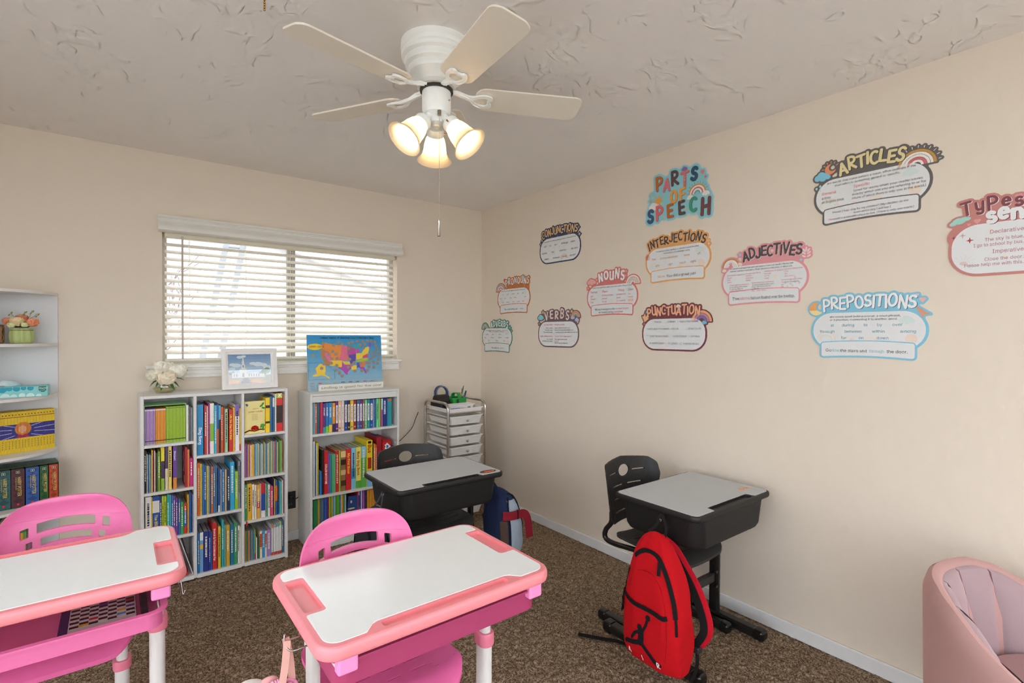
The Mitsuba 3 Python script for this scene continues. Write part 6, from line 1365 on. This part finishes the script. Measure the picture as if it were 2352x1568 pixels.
# what lies in the open tray of the left pink desk
t = thing('workbook', 'checkered workbook with a purple spine lying in the open tray of the left desk', 'book')
part(t, 'cover', box((-2.598, -1.845, .5615), (-2.425, -1.62, .5690), .001), '#b9b2b4', 'satin')
part(t, 'spine_strip', box((-2.5985, -1.8455, .5685), (-2.578, -1.6195, .5696)), '#3c2858', 'satin')
W = [(-2.576 + .0212 * i, -1.770 + .0135 * j, i, j) for i in range(7) for j in range(10)]
part(t, 'white_field', box((-2.578, -1.772, .5690), (-2.4265, -1.633, .5694)), '#c4bcb8', 'satin')
cx_ = {(2, 2): '#b02a30', (5, 3): '#c89a2a', (5, 1): '#4a86b8', (6, 7): '#b02a30', (1, 0): '#c89a2a', (3, 8): '#5a3a80', (6, 4): '#5a3a80'}
part(t, 'dark_squares', [box((x, y, .5693), (x + .0205, y + .0128, .5698)) for x, y, i, j in W if (i + j) % 2 == 0 and (i, j) not in cx_], '#221c20', 'satin')
for (i, j), c_ in cx_.items(): part(t, 'coloured_square', box((-2.576 + .0212 * i, -1.770 + .0135 * j, .5693), (-2.576 + .0212 * i + .0205, -1.770 + .0135 * j + .0128, .5699)), c_, 'satin')
t = thing('notebook', 'dark notebook standing on edge at the right end of the open tray', 'book')
part(t, 'cover', box((-2.415, -1.80, .5615), (-2.398, -1.55, .5900), .001), '#2a2024', 'satin')
part(kd0, 'side_hook', [wire([(-2.335, -1.78, .655), (-2.318, -1.79, .640), (-2.312, -1.80, .60), (-2.306, -1.80, .612)]), wire([(-2.335, -1.81, .655), (-2.322, -1.81, .635), (-2.318, -1.805, .605)])], '#a8a6a2', 'metal', True)
# marks on the pink desk tops and chairs
part(kd1, 'paint_specks', [prism(Point(x, y).buffer(r, quad_segs=2), .0003, .7011) for x, y, r in ((-1.515, -2.09, .0018), (-1.55, -2.085, .001), (-1.56, -2.115, .0024), (-1.585, -2.125, .0015), (-1.53, -2.125, .0014), (-1.50, -2.11, .001), (-1.70, -2.15, .002), (-1.705, -2.16, .002), (-1.71, -2.19, .0016))] + [prism(LineString([(-1.712, -2.182), (-1.705, -2.192), (-1.692, -2.194)]).buffer(.001), .0003, .7011)], '#c03a68', 'matte')

# ---------------------------------------------------------------- velvet tub chair at the right edge
AX, AY = -.462, -3.525
arm = thing('armchair', 'dusty pink velvet tub chair with a channelled back at the right edge', 'armchair')
VEL = '#ab8682'
def rimz(f): f = abs(f); return float(np.interp(f, [0, 28, 44, 60, 75, 95, 118], [.685, .680, .655, .602, .558, .520, .510]))
phis = np.linspace(-118, 118, 95)
def at(f, r, z): a = math.radians(f); return (AX + r * math.sin(a), AY + r * math.cos(a), z)
rings = []
for f in phis:
    zt_ = rimz(f); R = []
    for r, z in [(.330, .16), (.352, .22), (.362, .36), (.366, zt_ - .08), (.366, zt_ - .04), (.358, zt_ - .012), (.345, zt_), (.330, zt_ - .004), (.318, zt_ - .02), (.298, zt_ - .06), (.276, zt_ - .15), (.264, .40), (.26, .16)]: R.append(at(f, r, z))
    rings.append(R)
part(arm, 'shell', loft(rings), VEL, 'velvet', 40)
nch = 9
for i in range(nch):
    f0, f1 = -108 + 216 * i / nch, -108 + 216 * (i + 1) / nch; R = []
    for f in np.linspace(f0 + .6, f1 - .6, 9):
        b = 1 - (2 * (f - f0) / (f1 - f0) - 1) ** 2; zt_ = rimz(f) - .012
        R.append([at(f, .322, zt_ - .004), at(f, .312 - .012 * b ** .5, zt_ - .01), at(f, .298 - .022 * b ** .5, zt_ - .07), at(f, .284 - .026 * b ** .5, zt_ - .18), at(f, .276 - .026 * b ** .5, .40), at(f, .30, .40)])
    part(arm, 'back_channel', loft(R), '#988286', 'velvet', 50)
part(arm, 'seat_cushion', lathe([(.01, .30), (.26, .30), (.272, .33), (.27, .40), (.25, .43), (.15, .445), (.0, .448)], 40, (AX, AY - .02, 0)), '#a07f80', 'velvet', 40)
part(arm, 'base', lathe([(.27, .155), (.29, .17), (.29, .30), (.0, .30)], 40, (AX, AY - .01, 0)), VEL, 'velvet', 40)
for s in (-1, 1):
    for u in (-1, 1): part(arm, 'leg', cyl((AX + s * .20, AY + u * .20, .16), (AX + s * .235, AY + u * .235, 0), .014, .010, 12), '#b08d57', 'metal', 40)
# ---------------------------------------------------------------- the yard outside the window
hs = thing('neighbor_house', 'pale stucco house beyond the yard, seen through the blind', 'house')
HY = 9.0
gab = Polygon([(-14, -.6), (9, -.6), (9, .4), (1.35, 3.1), (-1.2, 4.0), (-14, 4.0)])
m = prism(gab, .3); part(hs, 'wall', xf(m, (0, HY + .3, 0), (1, 0, 0), (0, 0, 1)), '#c9ccd2', 'matte')
part(hs, 'fascia', [sweep([(9.2, HY - .1, .33), (-1.2, HY - .1, 4.06)], [(-.1, -.06), (.1, -.06), (.1, .06), (-.1, .06)], up=(0, 0, 1)), box((-14, HY - .2, 4.0), (-1.2, HY, 4.12))], '#d6d8dc', 'matte')
for x in (-2.2, 4.2):
    f = part(hs, 'window', [box((x - .55, HY - .04, 1.0), (x + .55, HY, 1.06)), box((x - .55, HY - .04, 2.0), (x + .55, HY, 2.06)), box((x - .55, HY - .04, 1.06), (x - .49, HY, 2.0)), box((x + .49, HY - .04, 1.06), (x + .55, HY, 2.0))], '#e2e3e5', 'matte')
    part(f, 'glass', box((x - .49, HY - .012, 1.06), (x + .49, HY, 2.0)), '#a9b2be', 'gloss')
solo('yard_ground', box((-16, .2, -.65), (12, 14, -.6)), '#b8afa2', 'pale bare ground of the yard outside the window', 'ground', 'matte', kind='structure')
ld = thing('ladder', 'grey ladder leaning outside, seen through the left half of the blind', 'ladder')
A_, B_ = np.array([-2.02, 2.0, .1]), np.array([-1.52, 2.55, 2.45])
for dx in (0, .16): part(ld, 'rail', strap(np.array([A_ + (dx, 0, 0), B_ + (dx, 0, 0)]), .055, .03, (0, -1, .1)), '#8b939e', 'satin')
for i in range(9):
    f = .06 + .11 * i; p = A_ + (B_ - A_) * f; part(ld, 'rung', cyl(p, p + (.16, 0, 0), .014, n=8), '#8b939e', 'satin', 40)
tr = thing('bare_tree', 'leafless grey tree with thin twigs outside the window', 'tree')
q = random.Random(21); br = []
def grow(p, d, l, r, dep):
    P_ = [np.array(p)]; d = np.array(d, float)
    for i in range(4):
        d = d + np.array([q.uniform(-.22, .22), q.uniform(-.22, .22), q.uniform(-.05, .2)]); d /= np.linalg.norm(d); P_.append(P_[-1] + d * l / 4)
    br.append((dep, tube(np.array(P_), list(np.linspace(r, r * .55, 5)), 6)))
    if dep < 4:
        for k in range(3 if dep else 5):
            e = d + np.array([q.uniform(-.9, .9), q.uniform(-.6, .6), q.uniform(-.4, .5)]); grow(P_[q.choice([2, 3, 4])], e / np.linalg.norm(e), l * q.uniform(.55, .8), r * .5, dep + 1)
grow((-2.6, 3.2, -.6), (.1, 0, 1), 1.3, .07, 0)
part(tr, 'trunk', [b for d, b in br if d == 0], '#8f8c90', 'matte', True)
for d, b in br:
    if d == 1: part(tr, 'branch', b, '#8f8c90', 'matte', True)
part(tr, 'twigs', [b for d, b in br if d > 1], '#94848a', 'matte', True, kind='stuff')
